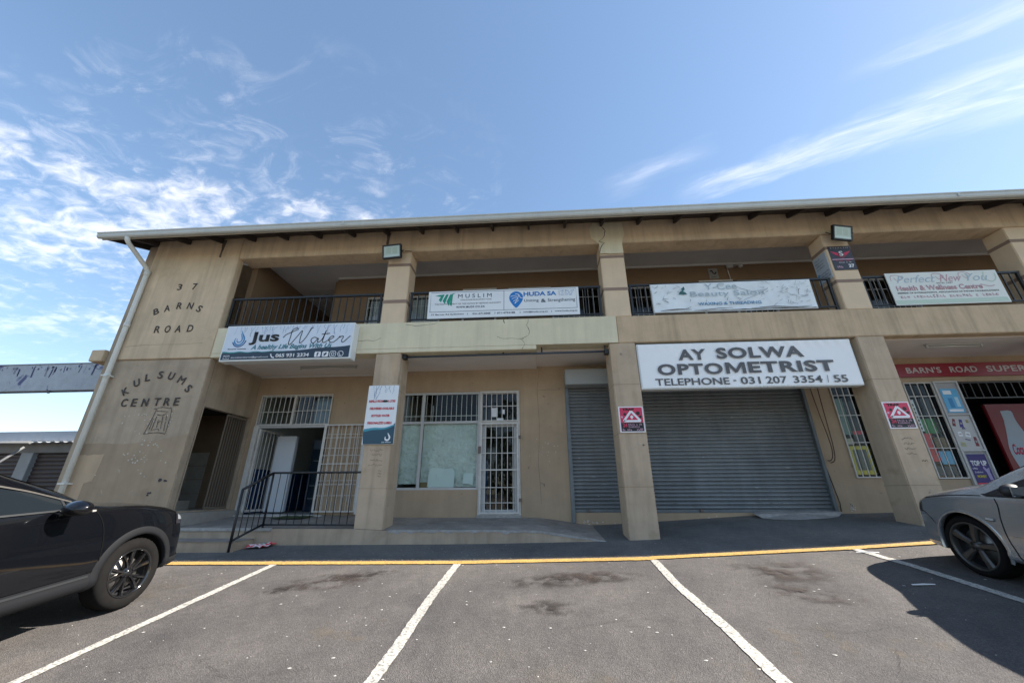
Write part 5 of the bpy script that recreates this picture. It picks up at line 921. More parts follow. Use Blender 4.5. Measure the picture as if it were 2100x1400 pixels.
# litter
li = thing('litter', 'crumpled red and white wrapper on the pavement beside the steps', 'wrapper', (-4.6, 6.8, .56)); r_ = random.Random(2); vs = []; fs = []
for j in range(6):
    for i in range(8): x = -4.80+.33*i/7; y = 6.74+.28*j/5+.25*(x+4.8); vs.append((x+r_.uniform(-.012, .012), y, gz(x, y)+.02+.05*abs(math.sin(i*1.3+j*.9))*r_.uniform(.4, 1)))
fs = [(j*8+i, j*8+i+1, (j+1)*8+i+1, (j+1)*8+i) for j in range(5) for i in range(7)]
o = mesh('wrapper_sheet', vs, fs, [mat('wrapper_white', (.70, .60, .60), .5), mat('wrapper_red', (.65, .06, .08), .4), mat('wrapper_teal', (.15, .45, .42), .4)], li)
for p in o.data.polygons: p.material_index = r_.choice([0, 1, 1, 0, 2])
for i, (x, y, a) in enumerate(((3.75, 4.63, .1), (4.1, 5.72, -.2))):
    L_ = .12; tag(mesh('paper_straw', [(x-L_, y-L_*a-.006, gz(x, y)+.012), (x+L_, y+L_*a-.006, gz(x, y)+.012), (x+L_, y+L_*a+.006, gz(x, y)+.018), (x-L_, y-L_*a+.006, gz(x, y)+.018), (x, y, gz(x, y)+.024)], [(0, 1, 4), (1, 2, 4), (2, 3, 4), (3, 0, 4)], mat('straw_white', (.7, .7, .68), .6)), ['thin white paper straw lying at the edge of the car shadow', 'thin white paper straw lying beside the rightmost bay line'][i], 'litter')
# ------------------------------------------------------------------ far left: gantry beam and garages
gb = thing('gantry_beam', 'weathered grey blue concrete header beam with dark drip stains left of the building', 'beam', (-14, 9, 3.95))
GB = mat('gantry_paint', (.40, .44, .48), .8, nz=(5, .1), spots=[(3.4, .60, .67, (.10, .11, .22))], bump=(30, .3, .01)); box('beam_face', -24, -8.98, 9.0, 9.22, 3.945, 4.665, GB, gb, .01); sbox('coping', -24, -8.98, 8.99, 9.24, 4.667, 4.69, mat('coping_grey', (.28, .30, .32), .8), gb)
box('column', -24.4, -24.0, 8.95, 9.27, .2, 4.70, GB, gb)
for x in (-12.6,): sbox('hook', x-.02, x+.03, 8.98, 9.0, 3.87, 3.95, BLK, gb)
GBk = mat('drip_ink', (.07, .08, .16), .9); r_ = random.Random(6)
for k_ in range(46):
    x = r_.uniform(-14.3, -10.9); z1 = 4.58+r_.uniform(-.05, .05); L_ = r_.uniform(.03, .30) if r_.random() < .4 else .05; ribbon('drip_mark', [(x, z1), (x+r_.uniform(-.03, .03), z1-L_)], r_.uniform(.012, .05), 8.9975, GBk if r_.random() < .6 else mat('drip_grey', (.24, .26, .32), .9), gb, .3)
gr = thing('garage_block', 'low flat garages with brown roller doors beyond the black car', 'garage', (-17, 14, .6))
box('parapet', -34, -9.6, 14.0, 14.25, 3.36, 3.72, mat('parapet_grey', (.36, .40, .45), .7, nz=(2, .06)), gr); box('lintel', -34, -9.6, 14.02, 14.22, 2.92, 3.26, mat('lintel_brown_grey', (.20, .19, .175), .8, nz=(3, .1)), gr)
vs = []; fs = []
for i in range(0, 281):
    x = -34+.0871*i; h = .035 if i % 4 in (1, 2) else 0; vs += [(x, 13.75, 3.27+h), (x, 16, 3.30+h), (x, 13.75, 3.255+h), (x, 16, 3.285+h)]
    if i: a = 4*i; fs += [(a-4, a, a+1, a-3), (a-4, a-2, a+2, a), (a-2, a-1, a+3, a+2)]
mesh('roof_sheet', vs, fs, mat('garage_roof_pale', (.50, .50, .50), .5, .2), gr)
for x0 in (-29.2, -24.4, -19.62, -14.9): box('pier', x0, x0+.5, 14.0, 14.3, .3, 2.92, mat('pier_grey', (.30, .31, .31), .8, nz=(3, .1)), gr)
for x0 in (-28.68, -23.88, -19.1, -14.38): shutter('garage_door', x0, x0+4.24, .6, 2.9, 14.16, SLATB, mat('brown_rail', (.05, .035, .03), .5), gr, h=.15)
box('back_wall', -34, -9.6, 17.8, 18, .3, 3.3, INTD, gr, 0)
# neighbouring low wall and sloping rails at far left
lc = thing('lean_to_roof', 'pale steel lean to canopy post and rail at the far left edge', 'canopy', (-20, 13, .5)); tube('post', [(-20.2, 13.2, .4), (-20.2, 13.2, 3.2)], .05, ALU, lc); tube('rail', [(-24, 13.2, 3.2), (-18.9, 13.6, 3.25)], .05, mat('grey_brace', (.16, .165, .17), .7), lc); tube('brace', [(-20.2, 13.2, 1.8), (-19.2, 13.7, 3.1)], .04, mat('grey_brace', (.16, .165, .17), .7), lc)

# ------------------------------------------------------------------ trees across the road behind the viewer (they show in the glass and the car paint)
LEAF = mat('leaf_green', (.045, .075, .025), .7, nz=(3, .35)); BARK = mat('bark', (.09, .07, .05), .9)
def crown_mesh(seed):
    r_ = np.random.RandomState(seed); vs = []; fs = []
    cl = [(r_.normal(0, 1.5), r_.normal(0, 1.2), 5.2+r_.normal(0, 1.15), r_.uniform(.9, 1.7)) for _ in range(11)]
    for cx, cy, cz, R in cl:
        for _ in range(230):
            d = r_.normal(size=3); d /= np.linalg.norm(d); p = np.array([cx, cy, cz])+d*R*r_.uniform(.55, 1.05)*[1, 1, .75]; a = r_.normal(size=3); a /= np.linalg.norm(a); b = np.cross(a, r_.normal(size=3)); b /= np.linalg.norm(b); s_ = r_.uniform(.10, .20); k_ = len(vs)
            vs += [tuple(p-a*s_), tuple(p-b*s_*.6), tuple(p+a*s_), tuple(p+b*s_*.6)]; fs.append((k_, k_+1, k_+2, k_+3))
    me = bpy.data.meshes.new('crown'); me.from_pydata(vs, [], fs); me.materials.append(LEAF); return me
CM = [crown_mesh(1), crown_mesh(2), crown_mesh(3)]; TL = ['tall', 'low spreading', 'round']
for i, (x, y, sc) in enumerate([(-40, -46, 1.25), (-28, -48, 1.05), (-19.5, -45, 1.2), (-12, -47, 1.1), (-4.5, -44, 2.1), (6.5, -46, 1.2), (17, -45, 1.15), (28, -48, 1.15), (40, -46, 1.3)]):
    g0 = gz(x, -30)-.0; t = thing('tree', 'leafy tree across the road behind the viewer, place %s from the left' % ['first', 'second', 'third', 'fourth', 'fifth', 'sixth', 'seventh', 'eighth', 'last'][i], 'tree', (x, y, g0), 'trees across the road')
    o = bpy.data.objects.new('crown', CM[i % 3]); o.location = (x, y, g0); o.scale = (sc, sc, sc); o.rotation_euler.z = i*1.3; link(o, t)
    tube('trunk', [(x, y, g0-.2), (x+.1, y, g0+2*sc), (x-.1, y+.1, g0+3.6*sc), (x, y, g0+5.2*sc)], .16*sc, BARK, t, 8)
# ------------------------------------------------------------------ cars
def pchip(ys, V, y):
    """monotone cubic through station values V (n, ...) at positions ys"""
    ys = np.asarray(ys, float); V = np.asarray(V, float); h = np.diff(ys); d = (np.diff(V, axis=0).T/h).T; m = np.zeros_like(V)
    for i in range(1, len(ys)-1):
        a, b = d[i-1], d[i]; w1, w2 = 2*h[i]+h[i-1], h[i]+2*h[i-1]; same = a*b > 0
        m[i] = np.where(same, (w1+w2)/np.where(same, w1/np.where(a == 0, 1, a)+w2/np.where(b == 0, 1, b), 1), 0)
    m[0], m[-1] = d[0], d[-1]; i = int(np.clip(np.searchsorted(ys, y)-1, 0, len(h)-1)); t = np.clip((y-ys[i])/h[i], 0, 1)
    return (2*t**3-3*t**2+1)*V[i]+(t**3-2*t**2+t)*h[i]*m[i]+(-2*t**3+3*t**2)*V[i+1]+(t**3-t**2)*h[i]*m[i+1]
class Car:
    def __init__(s, st, sub=5):
        s.st = sorted(st); s.ys = [a[0] for a in s.st]; s.V = np.array([a[1] for a in s.st], float); s.sub = sub
    def sec(s, y):
        K = pchip(s.ys, s.V, y); P_ = [K[0]]+list(K)+[K[-1]*[-1, 1]]; out = []
        for i in range(1, len(P_)-2):
            a, b, c, d = P_[i-1:i+3]
            for k_ in range(s.sub):
                t = k_/s.sub; T = .5*((2*b)+(c-a)*t+(2*a-5*b+4*c-d)*t*t+(3*b-a-3*c+d)*t**3); lin = b+(c-b)*t; out.append(T*.72+lin*.28)
        out.append(K[-1]); return np.array(out)
    def side(s, y, z):
        q = s.sec(y)[s.sub:7*s.sub+1]; zz = np.maximum.accumulate(q[:, 1]+np.arange(len(q))*1e-6); return float(np.interp(z, zz, q[:, 0]))
    def pt(s, y, z, off, sg=1):
        e = .012; x = s.side(y, z); dy = (s.side(min(y+e, s.ys[-1]), z)-s.side(y-e, z))/(2*e); dz = (s.side(y, z+e)-s.side(y, z-e))/(2*e); dy = max(-4, min(4, dy)); dz = max(-3, min(3, dz))
        n = Vector((1, -dy, -dz)).normalized()*off; return ((x+n.x)*sg, y+n.y, z+n.z)
    def body(s, name, m, par, ny, arches, mat_fn=None):
        ys_ = sorted(set([round(a, 3) for a in np.linspace(s.ys[0], s.ys[-1], ny)]+[round(s.ys[-1]-q, 3) for q in (.01, .025, .045, .07, .1, .14)])); bm = bmesh.new(); rows = []
        for y in ys_:
            q = s.sec(y); rows.append([bm.verts.new((x, y, z)) for x, z in q])
        for sg in (1, -1):
            if sg == -1:
                nr = []
                for r in rows: nr.append([v if abs(v.co.x) < 1e-5 else bm.verts.new((-v.co.x, v.co.y, v.co.z)) for v in r])
            else: nr = rows
            for j in range(len(nr)-1):
                for i in range(len(nr[0])-1):
                    c = (nr[j][i].co+nr[j+1][i+1].co)/2
                    if i < 5*s.sub and any((c.y-a[0])**2+(c.z-a[1])**2 < (a[2]-.012)**2 for a in arches) : continue
                    vs_ = [nr[j][i], nr[j][i+1], nr[j+1][i+1], nr[j+1][i]]
                    if len(set(vs_)) == 4:
                        try: bm.faces.new(vs_)
                        except ValueError: pass
            for r in (nr[0], nr[-1]):
                c = bm.verts.new((0, r[0].co.y, sum(v.co.z for v in r)/len(r)))
                for i in range(len(r)-1):
                    try: bm.faces.new((c, r[i], r[i+1]))
                    except ValueError: pass
        for v in bm.verts:
            if abs(v.co.x) < .35: continue
            for a in arches:
                d = math.hypot(v.co.y-a[0], v.co.z-a[1])
                if 1e-4 < d < a[2] and any(len(e.link_faces) == 1 for e in v.link_edges): v.co.y = a[0]+(v.co.y-a[0])*a[2]/d; v.co.z = max(a[1]+(v.co.z-a[1])*a[2]/d, .2)
        bmesh.ops.remove_doubles(bm, verts=bm.verts, dist=1e-4)
        return frombm(name, bm, m, par, True)
    def patch(s, name, y0, y1, zl, zh, m, par, off=.004, sg=1, ny=14, nz_=6, th=.0):
        """a panel of the car side between the curves zl(y) and zh(y)"""
        zl = zl if callable(zl) else (lambda y, v=zl: v); zh = zh if callable(zh) else (lambda y, v=zh: v)
        vs = []; 
        for j in range(ny+1):
            y = y0+(y1-y0)*j/ny; a, b = zl(y), zh(y)
            for i in range(nz_+1): vs.append(s.pt(y, a+(b-a)*i/nz_, off, sg))
        w_ = nz_+1; fs = [(j*w_+i, j*w_+i+1, (j+1)*w_+i+1, (j+1)*w_+i)[::(-1 if sg == 1 else 1)] for j in range(ny) for i in range(nz_)]
        return mesh(name, vs, fs, m, par, True)
    def line(s, name, pts, w_, m, par, off=.003, sg=1, n=5):
        P_ = [Vector((p[0], p[1])) for p in smooth_pts([(a[0], a[1]) for a in pts], n)]; vs = []; fs = []
        for i, p in enumerate(P_):
            d = (P_[min(i+1, len(P_)-1)]-P_[max(i-1, 0)]).normalized()*w_/2; vs += [s.pt(p.x-d.y, p.y+d.x, off, sg), s.pt(p.x+d.y, p.y-d.x, off, sg)]
            if i: fs.append((2*i-2, 2*i-1, 2*i+1, 2*i))
        return mesh(name, vs, fs, m, par, True)
    def top(s, name, y0, y1, k0, k1, m, par, off=.004, ny=14):
        vs = []; n = k1-k0
        for j in range(ny+1):
            q = s.sec(y0+(y1-y0)*j/ny)[k0:k1+1]; y = y0+(y1-y0)*j/ny
            for x, z in q: vs.append((x, y, z+off))
            for x, z in q[::-1][1:]: vs.append((-x, y, z+off))
        w_ = 2*n+1; fs = [(j*w_+i, (j+1)*w_+i, (j+1)*w_+i+1, j*w_+i+1) for j in range(ny) for i in range(w_-1)]; return mesh(name, vs, fs, m, par, True)
RUB = mat('tyre_rubber', (.0095, .009, .0088), .85, spec=.12, nz=(14, .15), bump=(60, .4, .004))
def revolve(prof, cx, cy, cz, m, name, par, seg=48, sg=1, tread=False):
    """profile (radius, lateral) turned about the X axis at the wheel centre"""
    vs = []; fs = []; n = len(prof)
    for k_ in range(seg):
        a = 2*math.pi*k_/seg
        for r, l in prof:
            rr = r-(.007 if tread and k_ % 2 and abs(l-prof[n//2][1]) < .11 and r > prof[n//2][0]-.012 else 0); vs.append((cx+l*sg, cy+rr*math.cos(a), cz+rr*math.sin(a)))
    for k_ in range(seg):
        b = (k_+1) % seg
        for i in range(n-1): fs.append((k_*n+i, k_*n+i+1, b*n+i+1, b*n+i))
    return mesh(name, vs, fs, m, par, True)
def wheel(par, cx, cy, cz, R, rim, sg, rimm, style, faces_m):
    """cx = outer face of the tyre"""
    W_ = .215; s_ = sg
    drum = revolve([(rim*.98, -.03), (rim*.93, -.06), (rim*.90, -.17), (.02, -.18)], cx, cy, cz, DARKP, 'wheel', par, 40, s_)
    prof = [(rim-.004, -.018), (rim+.012, -.004), (rim+(R-rim)*.35, .000), (rim+(R-rim)*.68, -.004), (R-.018, -.016), (R-.004, -.030), (R, -.055), (R, -W_/2), (R, -W_+.055), (R-.004, -W_+.03), (R-.02, -W_+.015), (rim, -W_+.02)]
    revolve(prof, cx, cy, cz, RUB, 'tyre', drum, 84, s_, True)
    revolve([(rim+.006, -.012), (rim+.004, -.003), (rim-.008, -.004), (rim-.016, -.02), (rim-.022, -.06)], cx, cy, cz, rimm, 'rim', drum, 48, s_)
    revolve([(.0, -.018), (.030, -.020), (.034, -.03), (.055, -.035), (.06, -.07)], cx, cy, cz, rimm, 'hub_cap', drum, 20, s_)
    revolve([(.0, -.10), (rim*.72, -.10), (rim*.72, -.115)], cx, cy, cz, mat('brake_disc', (.20, .19, .18), .4, .7), 'brake_disc', drum, 30, s_)
    vs = []; fs = []
    def blade(a0, a1, w0, w1, l0, l1, twist=0.):
        b = len(vs)
        for (r, a, w_, l) in ((.045, a0, w0, l0), (rim*.55, (a0+a1)/2, (w0+w1)/2*.9, (l0+l1)/2+.004), (rim-.008, a1, w1, l1)):
            for (t, dl) in ((-1, -.016), (-.55, 0), (.55, 0), (1, -.016), (1, -.035), (-1, -.035)):
                y = r*math.cos(a)-t*w_/2*math.sin(a); z = r*math.sin(a)+t*w_/2*math.cos(a); vs.append((cx+(l+dl)*s_, cy+y, cz+z))
        for q in range(2):
            for i in range(6): fs.append((b+q*6+i, b+q*6+(i+1) % 6, b+(q+1)*6+(i+1) % 6, b+(q+1)*6+i))
    for k_ in range(5):
        a = 2*math.pi*k_/5+.45
        if style == 'double':
            blade(a-.10, a-.22, .030, .040, -.030, -.018); blade(a+.12, a+.34, .026, .030, -.034, -.022)
        else: blade(a, a+.04, .050, .088, -.026, -.016)
    sp = mesh('spokes', vs, fs, faces_m, drum); bo = bmesh.new()
    for k_ in range(5):
        a = 2*math.pi*k_/5; bmesh.ops.create_cone(bo, segments=6, radius1=.008, radius2=.007, depth=.012, cap_ends=True, matrix=Matrix.Translation((cx-.028*s_, cy+.042*math.cos(a), cz+.042*math.sin(a))) @ Matrix.Rotation(math.pi/2, 4, 'Y'))
    frombm('wheel_bolts', bo, faces_m, drum); return drum
def wheelwell(par, side_x, cy, cz, R, sg):
    vs = []; fs = []; n = 20
    for k_ in range(n+1):
        a = -.08+(math.pi+.16)*k_/n
        for l in (.0, -.34): vs.append((side_x*sg+l*sg, cy+R*math.cos(a), cz+R*math.sin(a)))
        if k_: fs.append((2*k_-2, 2*k_-1, 2*k_+1, 2*k_))
    vs.append(((side_x-.34)*sg, cy, cz)); c = len(vs)-1
    for k_ in range(1, n+1): fs.append((2*k_-1, 2*k_+1, c))
    return mesh('wheel_well', vs, fs, DARKP, par)
def arch_trim(car, par, cy, cz, r0, r1, a0, a1, m, off, sg, name='arch_trim'):
    vs = []; fs = []; n = 30
    for k_ in range(n+1):
        a = a0+(a1-a0)*k_/n; y, z = cy+r0*math.cos(a), cz+r0*math.sin(a); xi = car.pt(y, max(z, .24), off, sg)
        vs.append((xi[0]-.05*sg, y, z))
        for q in range(4):
            r = r0+(r1-r0)*q/3; y, z = cy+r*math.cos(a), cz+r*math.sin(a); p = car.pt(y, max(z, .24), off*(1 if 0 < q < 3 else .9) if q < 3 else .001, sg); vs.append((p[0], p[1], z if z < .24 else p[2]))
    for k_ in range(n):
        for q in range(4): fs.append((k_*5+q, (k_+1)*5+q, (k_+1)*5+q+1, k_*5+q+1))
    return mesh(name, vs, fs, m, par, True)
SEAM = mat('panel_gap', (.004, .004, .004), .8, spec=.1); TINT = mat('tinted_glass', (.010, .014, .018), .06, spec=.7); CHR = mat('dull_chrome', (.30, .28, .25), .3, .8)
HLG = mat('headlamp_glass', (.22, .24, .26), .08, coat=1.); HLD = mat('headlamp_dark', (.02, .02, .025), .1, coat=1.)
def place(root, base, pitch, roll): root.matrix_basis = Matrix.Translation(base) @ Matrix.Rotation(roll, 4, 'Y') @ Matrix.Rotation(pitch, 4, 'X')
# ---- black SUV
bk = thing('parked_car', 'black SUV with black alloy wheels and grey wheel arch cladding, parked nose in at left', 'car')
BP = mat('car_paint_black', (.0025, .0030, .0045), .30, coat=1., spec=.08); CLAD = mat('cladding_grey', (.012, .013, .015), .65, spec=.15, bump=(200, .1, .002))
def kk(w, zb, zs, ztop, sill=.30, x5=None, x6=None, z6=None, x7=.42, z7=None, wl=None):
    """half section: floor, sill, lower, mid, shoulder, belt, glass top, roof side, centre"""
    wl = wl or w; x5 = x5 or w-.03; x6 = x6 or w-.14; z6 = z6 or zb+(ztop-zb)*.35; z7 = z7 or zb+(ztop-zb)*.8
    return [(0, sill-.05), (wl-.06, sill), (wl-.005, sill+.14), (w+.002, sill+.32), (w-.002, zs), (x5, zb), (x6, z6), (x7, z7), (0, ztop)]
bst = [(-3.62, kk(.62, .92, .80, 1.02, .50)), (-3.55, kk(.74, .98, .84, 1.12, .42)), (-3.40, kk(.82, 1.05, .86, 1.38, .36, x6=.62, z6=1.22, x7=.45, z7=1.34)), (-3.0, kk(.865, 1.09, .88, 1.56, .30, x6=.62, z6=1.42, x7=.44, z7=1.53)),
       (-2.3, kk(.87, 1.075, .88, 1.61, .29, x6=.62, z6=1.475, x7=.44, z7=1.58)), (-1.7, kk(.87, 1.045, .86, 1.60, .29, x6=.635, z6=1.47, x7=.45, z7=1.57)), (-1.3, kk(.87, 1.03, .85, 1.53, .29, x6=.655, z6=1.41, x7=.47, z7=1.50)),
       (-.95, kk(.87, 1.018, .84, 1.38, .29, x6=.68, z6=1.285, x7=.50, z7=1.345)), (-.66, kk(.87, 1.01, .83, 1.215, .29, x6=.715, z6=1.165, x7=.53, z7=1.20)), (-.44, kk(.87, 1.005, .82, 1.085, .29, x6=.76, z6=1.055, x7=.55, z7=1.078)),
       (-.30, kk(.872, .995, .82, 1.055, .29, x6=.77, z6=1.025, x7=.55, z7=1.05)), (0., kk(.875, .965, .80, 1.035, .28, x6=.765, z6=.995, x7=.50, z7=1.025)), (.30, kk(.865, .905, .76, .985, .27, x6=.74, z6=.94, x7=.46, z7=.975)), (.46, kk(.85, .855, .72, .935, .27, x6=.71, z6=.895, x7=.43, z7=.925)),
       (.56, kk(.825, .80, .67, .885, .28, x6=.68, z6=.845, x7=.41, z7=.875)), (.65, kk(.76, .72, .62, .82, .30, x6=.62, z6=.775, x7=.38, z7=.81)), (.70, kk(.66, .66, .58, .76, .33, x6=.54, z6=.72, x7=.33, z7=.75)), (.735, kk(.50, .62, .56, .69, .40, x6=.42, z6=.66, x7=.25, z7=.685))]
C1 = Car(bst); AR = [(.035, .325, .375), (-2.62, .325, .375)]
C1.body('car_body', BP, bk, 110, AR)
for sg in (1, -1):
    for (cy, cz, R) in AR: wheelwell(bk, .855, cy, cz, .385, sg); arch_trim(C1, bk, cy, cz, .365, .438, -.12, math.pi+.12, CLAD, .012, sg)
    C1.patch('sill_cladding', -2.19, -.40, .28, lambda y: .44, CLAD, bk, .010, sg, 20, 5); C1.patch('sill_cladding', -2.15, -.42, .405, .425, mat('cladding_pale', (.028, .030, .033), .6, spec=.2), bk, .016, sg, 20, 2)
    C1.patch('bumper_cladding', .455, .64, lambda y: .285+.2*(y-.455), lambda y: .36+.1*(y-.455), CLAD, bk, .008, sg, 8, 3)
    zt = lambda y: float(np.interp(y, [-3.2, -2.9, -2.3, -1.7, -1.3, -.95, -.66, -.60], [1.20, 1.33, 1.39, 1.385, 1.33, 1.235, 1.115, 1.085]))
    zb_ = lambda y: float(np.interp(y, [-3.2, -.60], [1.135, 1.035]))
    C1.patch('side_window', -1.42, -.72, lambda y: zb_(y)+.004, lambda y: zt(y)-.02, TINT, bk, .006, sg, 16, 6); C1.patch('side_window', -2.35, -1.50, lambda y: zb_(y)+.004, lambda y: zt(y)-.02, TINT, bk, .006, sg, 14, 6); C1.patch('side_window', -3.05, -2.43, lambda y: zb_(y)+.004, lambda y: zt(y)-.02, TINT, bk, .006, sg, 10, 6)
    C1.patch('quarter_glass', -.685, -.585, lambda y: zb_(y)+.004, lambda y: max(zt(y)-.018, zb_(y)+.006), TINT, bk, .006, sg, 6, 4); C1.line('window_divider', [(-.70, 1.04), (-.715, 1.13)], .022, BLK, bk, .009, sg)
    C1.line('window_trim', [(y, zt(y)-.008) for y in (-3.0, -2.5, -2.0, -1.6, -1.3, -1.0, -.8, -.64)], .013, CHR, bk, .010, sg); C1.line('window_trim', [(y, zb_(y)-.004) for y in (-3.1, -2.4, -1.6, -1.1, -.62)], .014, BLK, bk, .010, sg)
    C1.line('door_gap', [(-.46, 1.0), (-.405, .93), (-.36, .80), (-.345, .60), (-.36, .46), (-.43, .45)], .008, SEAM, bk, .003, sg); C1.line('door_gap', [(-1.46, 1.03), (-1.47, .7), (-1.46, .45)], .008, SEAM, bk, .003, sg); C1.line('bonnet_gap', [(-.43, 1.005), (-.1, .985), (.2, .93), (.44, .86), (.56, .80)], .007, SEAM, bk, .004, sg)
    C1.line('bumper_gap', [(.36, .70), (.42, .735), (.50, .76), (.54, .79)], .006, SEAM, bk, .003, sg)
    C1.patch('headlamp', .475, .645, lambda y: .72-.10*(y-.475), lambda y: .845-.55*(y-.475), HLD, bk, .007, sg, 10, 5); C1.patch('headlamp_lens', .50, .63, lambda y: .765-.15*(y-.5), lambda y: .82-.5*(y-.5), HLG, bk, .010, sg, 8, 3)
    for (y, z, n_) in ((-1.33, .88, 'door_handle'), (-2.25, .90, 'door_handle')): C1.patch(n_, y-.09, y+.09, z-.012, z+.014, BP, bk, .028, sg, 6, 2)
    pass
    for cy, r in ((.035, .333), (-2.62, .333)): wheel(bk, .868*sg, cy if cy < 0 else .02, .325, .333, .222, sg, mat('rim_gloss_black', (.012, .012, .013), .12, .3, coat=1.), 'double', mat('rim_gloss_black', (.012, .012, .013), .12, .3, coat=1.))
    bm = bmesh.new(); bmesh.ops.create_icosphere(bm, subdivisions=3, radius=1)
    for v in bm.verts:
        v.co = Vector((v.co.x*.125, v.co.y*.095, v.co.z*.074)); v.co.z *= 1-.35*max(0, -v.co.y/.095); v.co += Vector((1.0*sg, -.755, 1.052))
        if v.co.z < 1.0: v.co.z = 1.0+(v.co.z-1.0)*.4
    mi_ = frombm('wing_mirror', bm, BP, bk, True); tube('mirror_arm', [(.80*sg, -.62, 1.0), (.90*sg, -.70, 1.005)], .022, BLK, mi_); pass
    bl = bmesh.new(); bm_box(bl, min(1.06*sg, 1.105*sg), max(1.06*sg, 1.105*sg), -.712, -.68, 1.020, 1.034); frombm('turn_signal', bl, mat('signal_lens', (.35, .34, .32), .2), mi_)
C1.top('windscreen', -1.22, -.47, 6*5+2, 8*5, TINT, bk, .006, 14); C1.top('rear_window', -3.45, -3.1, 6*5+2, 8*5, TINT, bk, .006, 6)
sbox('grille', -.45, .45, .70, .745, .46, .66, DARKP, bk)
bbp = math.atan((gz(-4.4, 4.36)-gz(-4.4, 1.8))/2.56)
place(bk, (-5.17, 4.42, gz(-4.75, 4.36)+.012), .1055, -.02)
# ---- silver hatchback
gk = thing('parked_car', 'silver grey hatchback with dark five spoke wheels, parked nose in at right', 'car')
GP = mat('car_paint_silver', (.42, .455, .49), .27, .75, coat=1.)
gst = [(-3.25, kk(.60, .84, .72, .95, .42)), (-3.17, kk(.72, .90, .76, 1.10, .34)), (-2.95, kk(.81, .93, .78, 1.32, .26, x6=.60, z6=1.18, x7=.42, z7=1.29)), (-2.4, kk(.845, .92, .78, 1.44, .22, x6=.60, z6=1.33, x7=.42, z7=1.41)), (-1.6, kk(.85, .885, .76, 1.46, .21, x6=.60, z6=1.35, x7=.43, z7=1.43)),
       (-1.2, kk(.85, .86, .75, 1.41, .21, x6=.62, z6=1.31, x7=.45, z7=1.385)), (-.85, kk(.85, .84, .735, 1.285, .21, x6=.645, z6=1.21, x7=.48, z7=1.26)), (-.5, kk(.85, .815, .72, 1.115, .21, x6=.69, z6=1.065, x7=.52, z7=1.10)), (-.26, kk(.85, .80, .71, .975, .21, x6=.735, z6=.935, x7=.55, z7=.965)),
       (-.14, kk(.85, .79, .70, .91, .21, x6=.745, z6=.875, x7=.55, z7=.903)), (.05, kk(.852, .765, .68, .88, .20, x6=.73, z6=.835, x7=.50, z7=.872)), (.25, kk(.845, .735, .65, .83, .19, x6=.71, z6=.79, x7=.46, z7=.822)), (.45, kk(.815, .695, .60, .765, .18, x6=.68, z6=.735, x7=.43, z7=.757)),
       (.57, kk(.765, .645, .55, .70, .18, x6=.64, z6=.675, x7=.40, z7=.693)), (.65, kk(.69, .565, .50, .62, .19, x6=.57, z6=.595, x7=.36, z7=.612)), (.70, kk(.56, .50, .46, .53, .22, x6=.46, z6=.52, x7=.30, z7=.527)), (.725, kk(.42, .46, .44, .48, .28, x6=.34, z6=.47, x7=.22, z7=.478))]
C2 = Car(gst); AG = [(.02, .285, .335), (-2.45, .285, .335)]
C2.body('car_body', GP, gk, 110, AG)
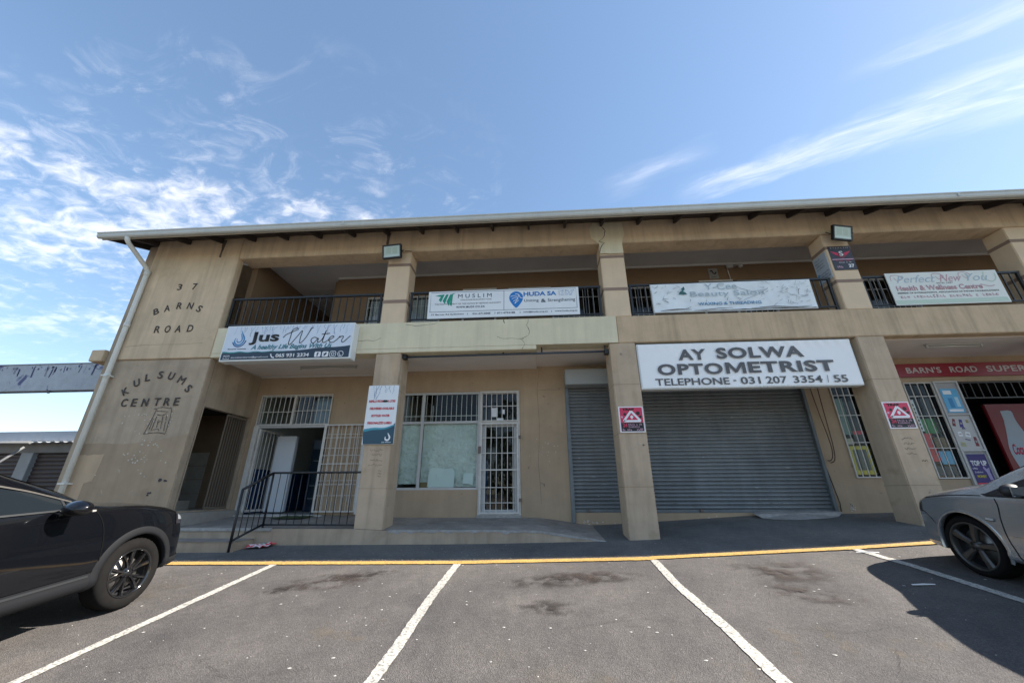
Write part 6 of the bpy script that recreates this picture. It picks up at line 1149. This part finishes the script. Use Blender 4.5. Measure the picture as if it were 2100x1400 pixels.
for sg in (1, -1):
    for (cy, cz, R) in AG: wheelwell(gk, .825, cy, cz, .345, sg); arch_trim(C2, gk, cy, cz, .322, .352, -.25, math.pi+.25, GP, .006, sg)
    zt = lambda y: float(np.interp(y, [-2.9, -2.4, -1.6, -1.2, -.85, -.5, -.23], [1.09, 1.25, 1.27, 1.235, 1.12, .955, .815]))
    zb_ = lambda y: float(np.interp(y, [-2.9, -.23], [.94, .808]))
    C2.patch('side_window', -1.40, -.60, zb_, zt, TINT, gk, .006, sg, 18, 6); C2.patch('side_window', -2.3, -1.48, zb_, zt, TINT, gk, .006, sg, 14, 6); C2.patch('quarter_glass', -.585, -.21, zb_, lambda y: max(zt(y), zb_(y)+.003), mat('black_trim', (.012, .014, .018), .25), gk, .007, sg, 10, 5); C2.patch('quarter_glass', -2.85, -2.36, zb_, zt, TINT, gk, .006, sg, 10, 5)
    C2.line('window_trim', [(-2.8, .935), (-1.5, .875), (-.8, .838), (-.24, .806)], .014, DARKP, gk, .009, sg)
    C2.line('door_gap', [(-.325, .79), (-.355, .72), (-.345, .60), (-.35, .45), (-.39, .30), (-.45, .235)], .008, SEAM, gk, .003, sg); C2.line('door_gap', [(-1.46, .87), (-1.47, .6), (-1.45, .24)], .008, SEAM, gk, .003, sg)
    C2.line('bonnet_gap', [(-.20, .80), (.05, .775), (.25, .742), (.45, .70)], .006, SEAM, gk, .004, sg); C2.line('bumper_gap', [(.345, .44), (.40, .50), (.46, .545), (.50, .555)], .006, SEAM, gk, .003, sg); C2.line('sill_gap', [(-2.1, .27), (-.45, .265)], .008, SEAM, gk, .003, sg)
    C2.patch('headlamp', .515, .66, lambda y: .54-.1*(y-.515), lambda y: .672-.75*(y-.515), HLD, gk, .007, sg, 10, 5); C2.patch('headlamp_lens', .53, .65, lambda y: .56-.1*(y-.53), lambda y: .645-.7*(y-.53), mat('headlamp_smoke', (.10, .10, .08), .1, coat=1.), gk, .010, sg, 8, 3)
    C2.patch('side_indicator', -.285, -.215, .580, .600, mat('indicator_lens', (.55, .56, .55), .2, .2), gk, .010, sg, 4, 2); C2.line('indicator_surround', [(-.29, .577), (-.21, .577)], .006, SEAM, gk, .008, sg)
    for y in (-1.33, -2.2): C2.patch('door_handle', y-.08, y+.08, .72, .745, GP, gk, .028, sg, 6, 2)
    C2.line('rub_strip', [(-2.1, .47), (-.40, .46)], .012, GP, gk, .008, sg)
    for cy in (.02, -2.45): wheel(gk, .838*sg, cy, .285, .292, .222, sg, mat('rim_dark_grey', (.085, .083, .078), .35, .6), 'five', mat('rim_dark_grey', (.085, .083, .078), .35, .6))
    bm = bmesh.new(); bmesh.ops.create_icosphere(bm, subdivisions=3, radius=1)
    for v in bm.verts:
        v.co = Vector((v.co.x*.085, v.co.y*.060, v.co.z*.062)); v.co += Vector((.945*sg, -.60, .895))
    mi_ = frombm('wing_mirror', bm, DARKP, gk, True); tube('mirror_arm', [(.80*sg, -.53, .845), (.88*sg, -.58, .86)], .018, DARKP, mi_)
    sbox('mirror_glass', .885*sg, 1.005*sg, -.665, -.655, .855, .935, mat('mirror_silver', (.8, .82, .8), .03, 1.), mi_)
C2.top('windscreen', -1.05, -.20, 6*5+2, 8*5, TINT, gk, .006, 14); C2.top('rear_window', -3.1, -2.75, 6*5+2, 8*5, TINT, gk, .006, 6)
sbox('grille', -.35, .35, .70, .735, .30, .42, DARKP, gk)
place(gk, (5.33, 4.79, gz(5.33, 4.77)-.01), .113, -.04)
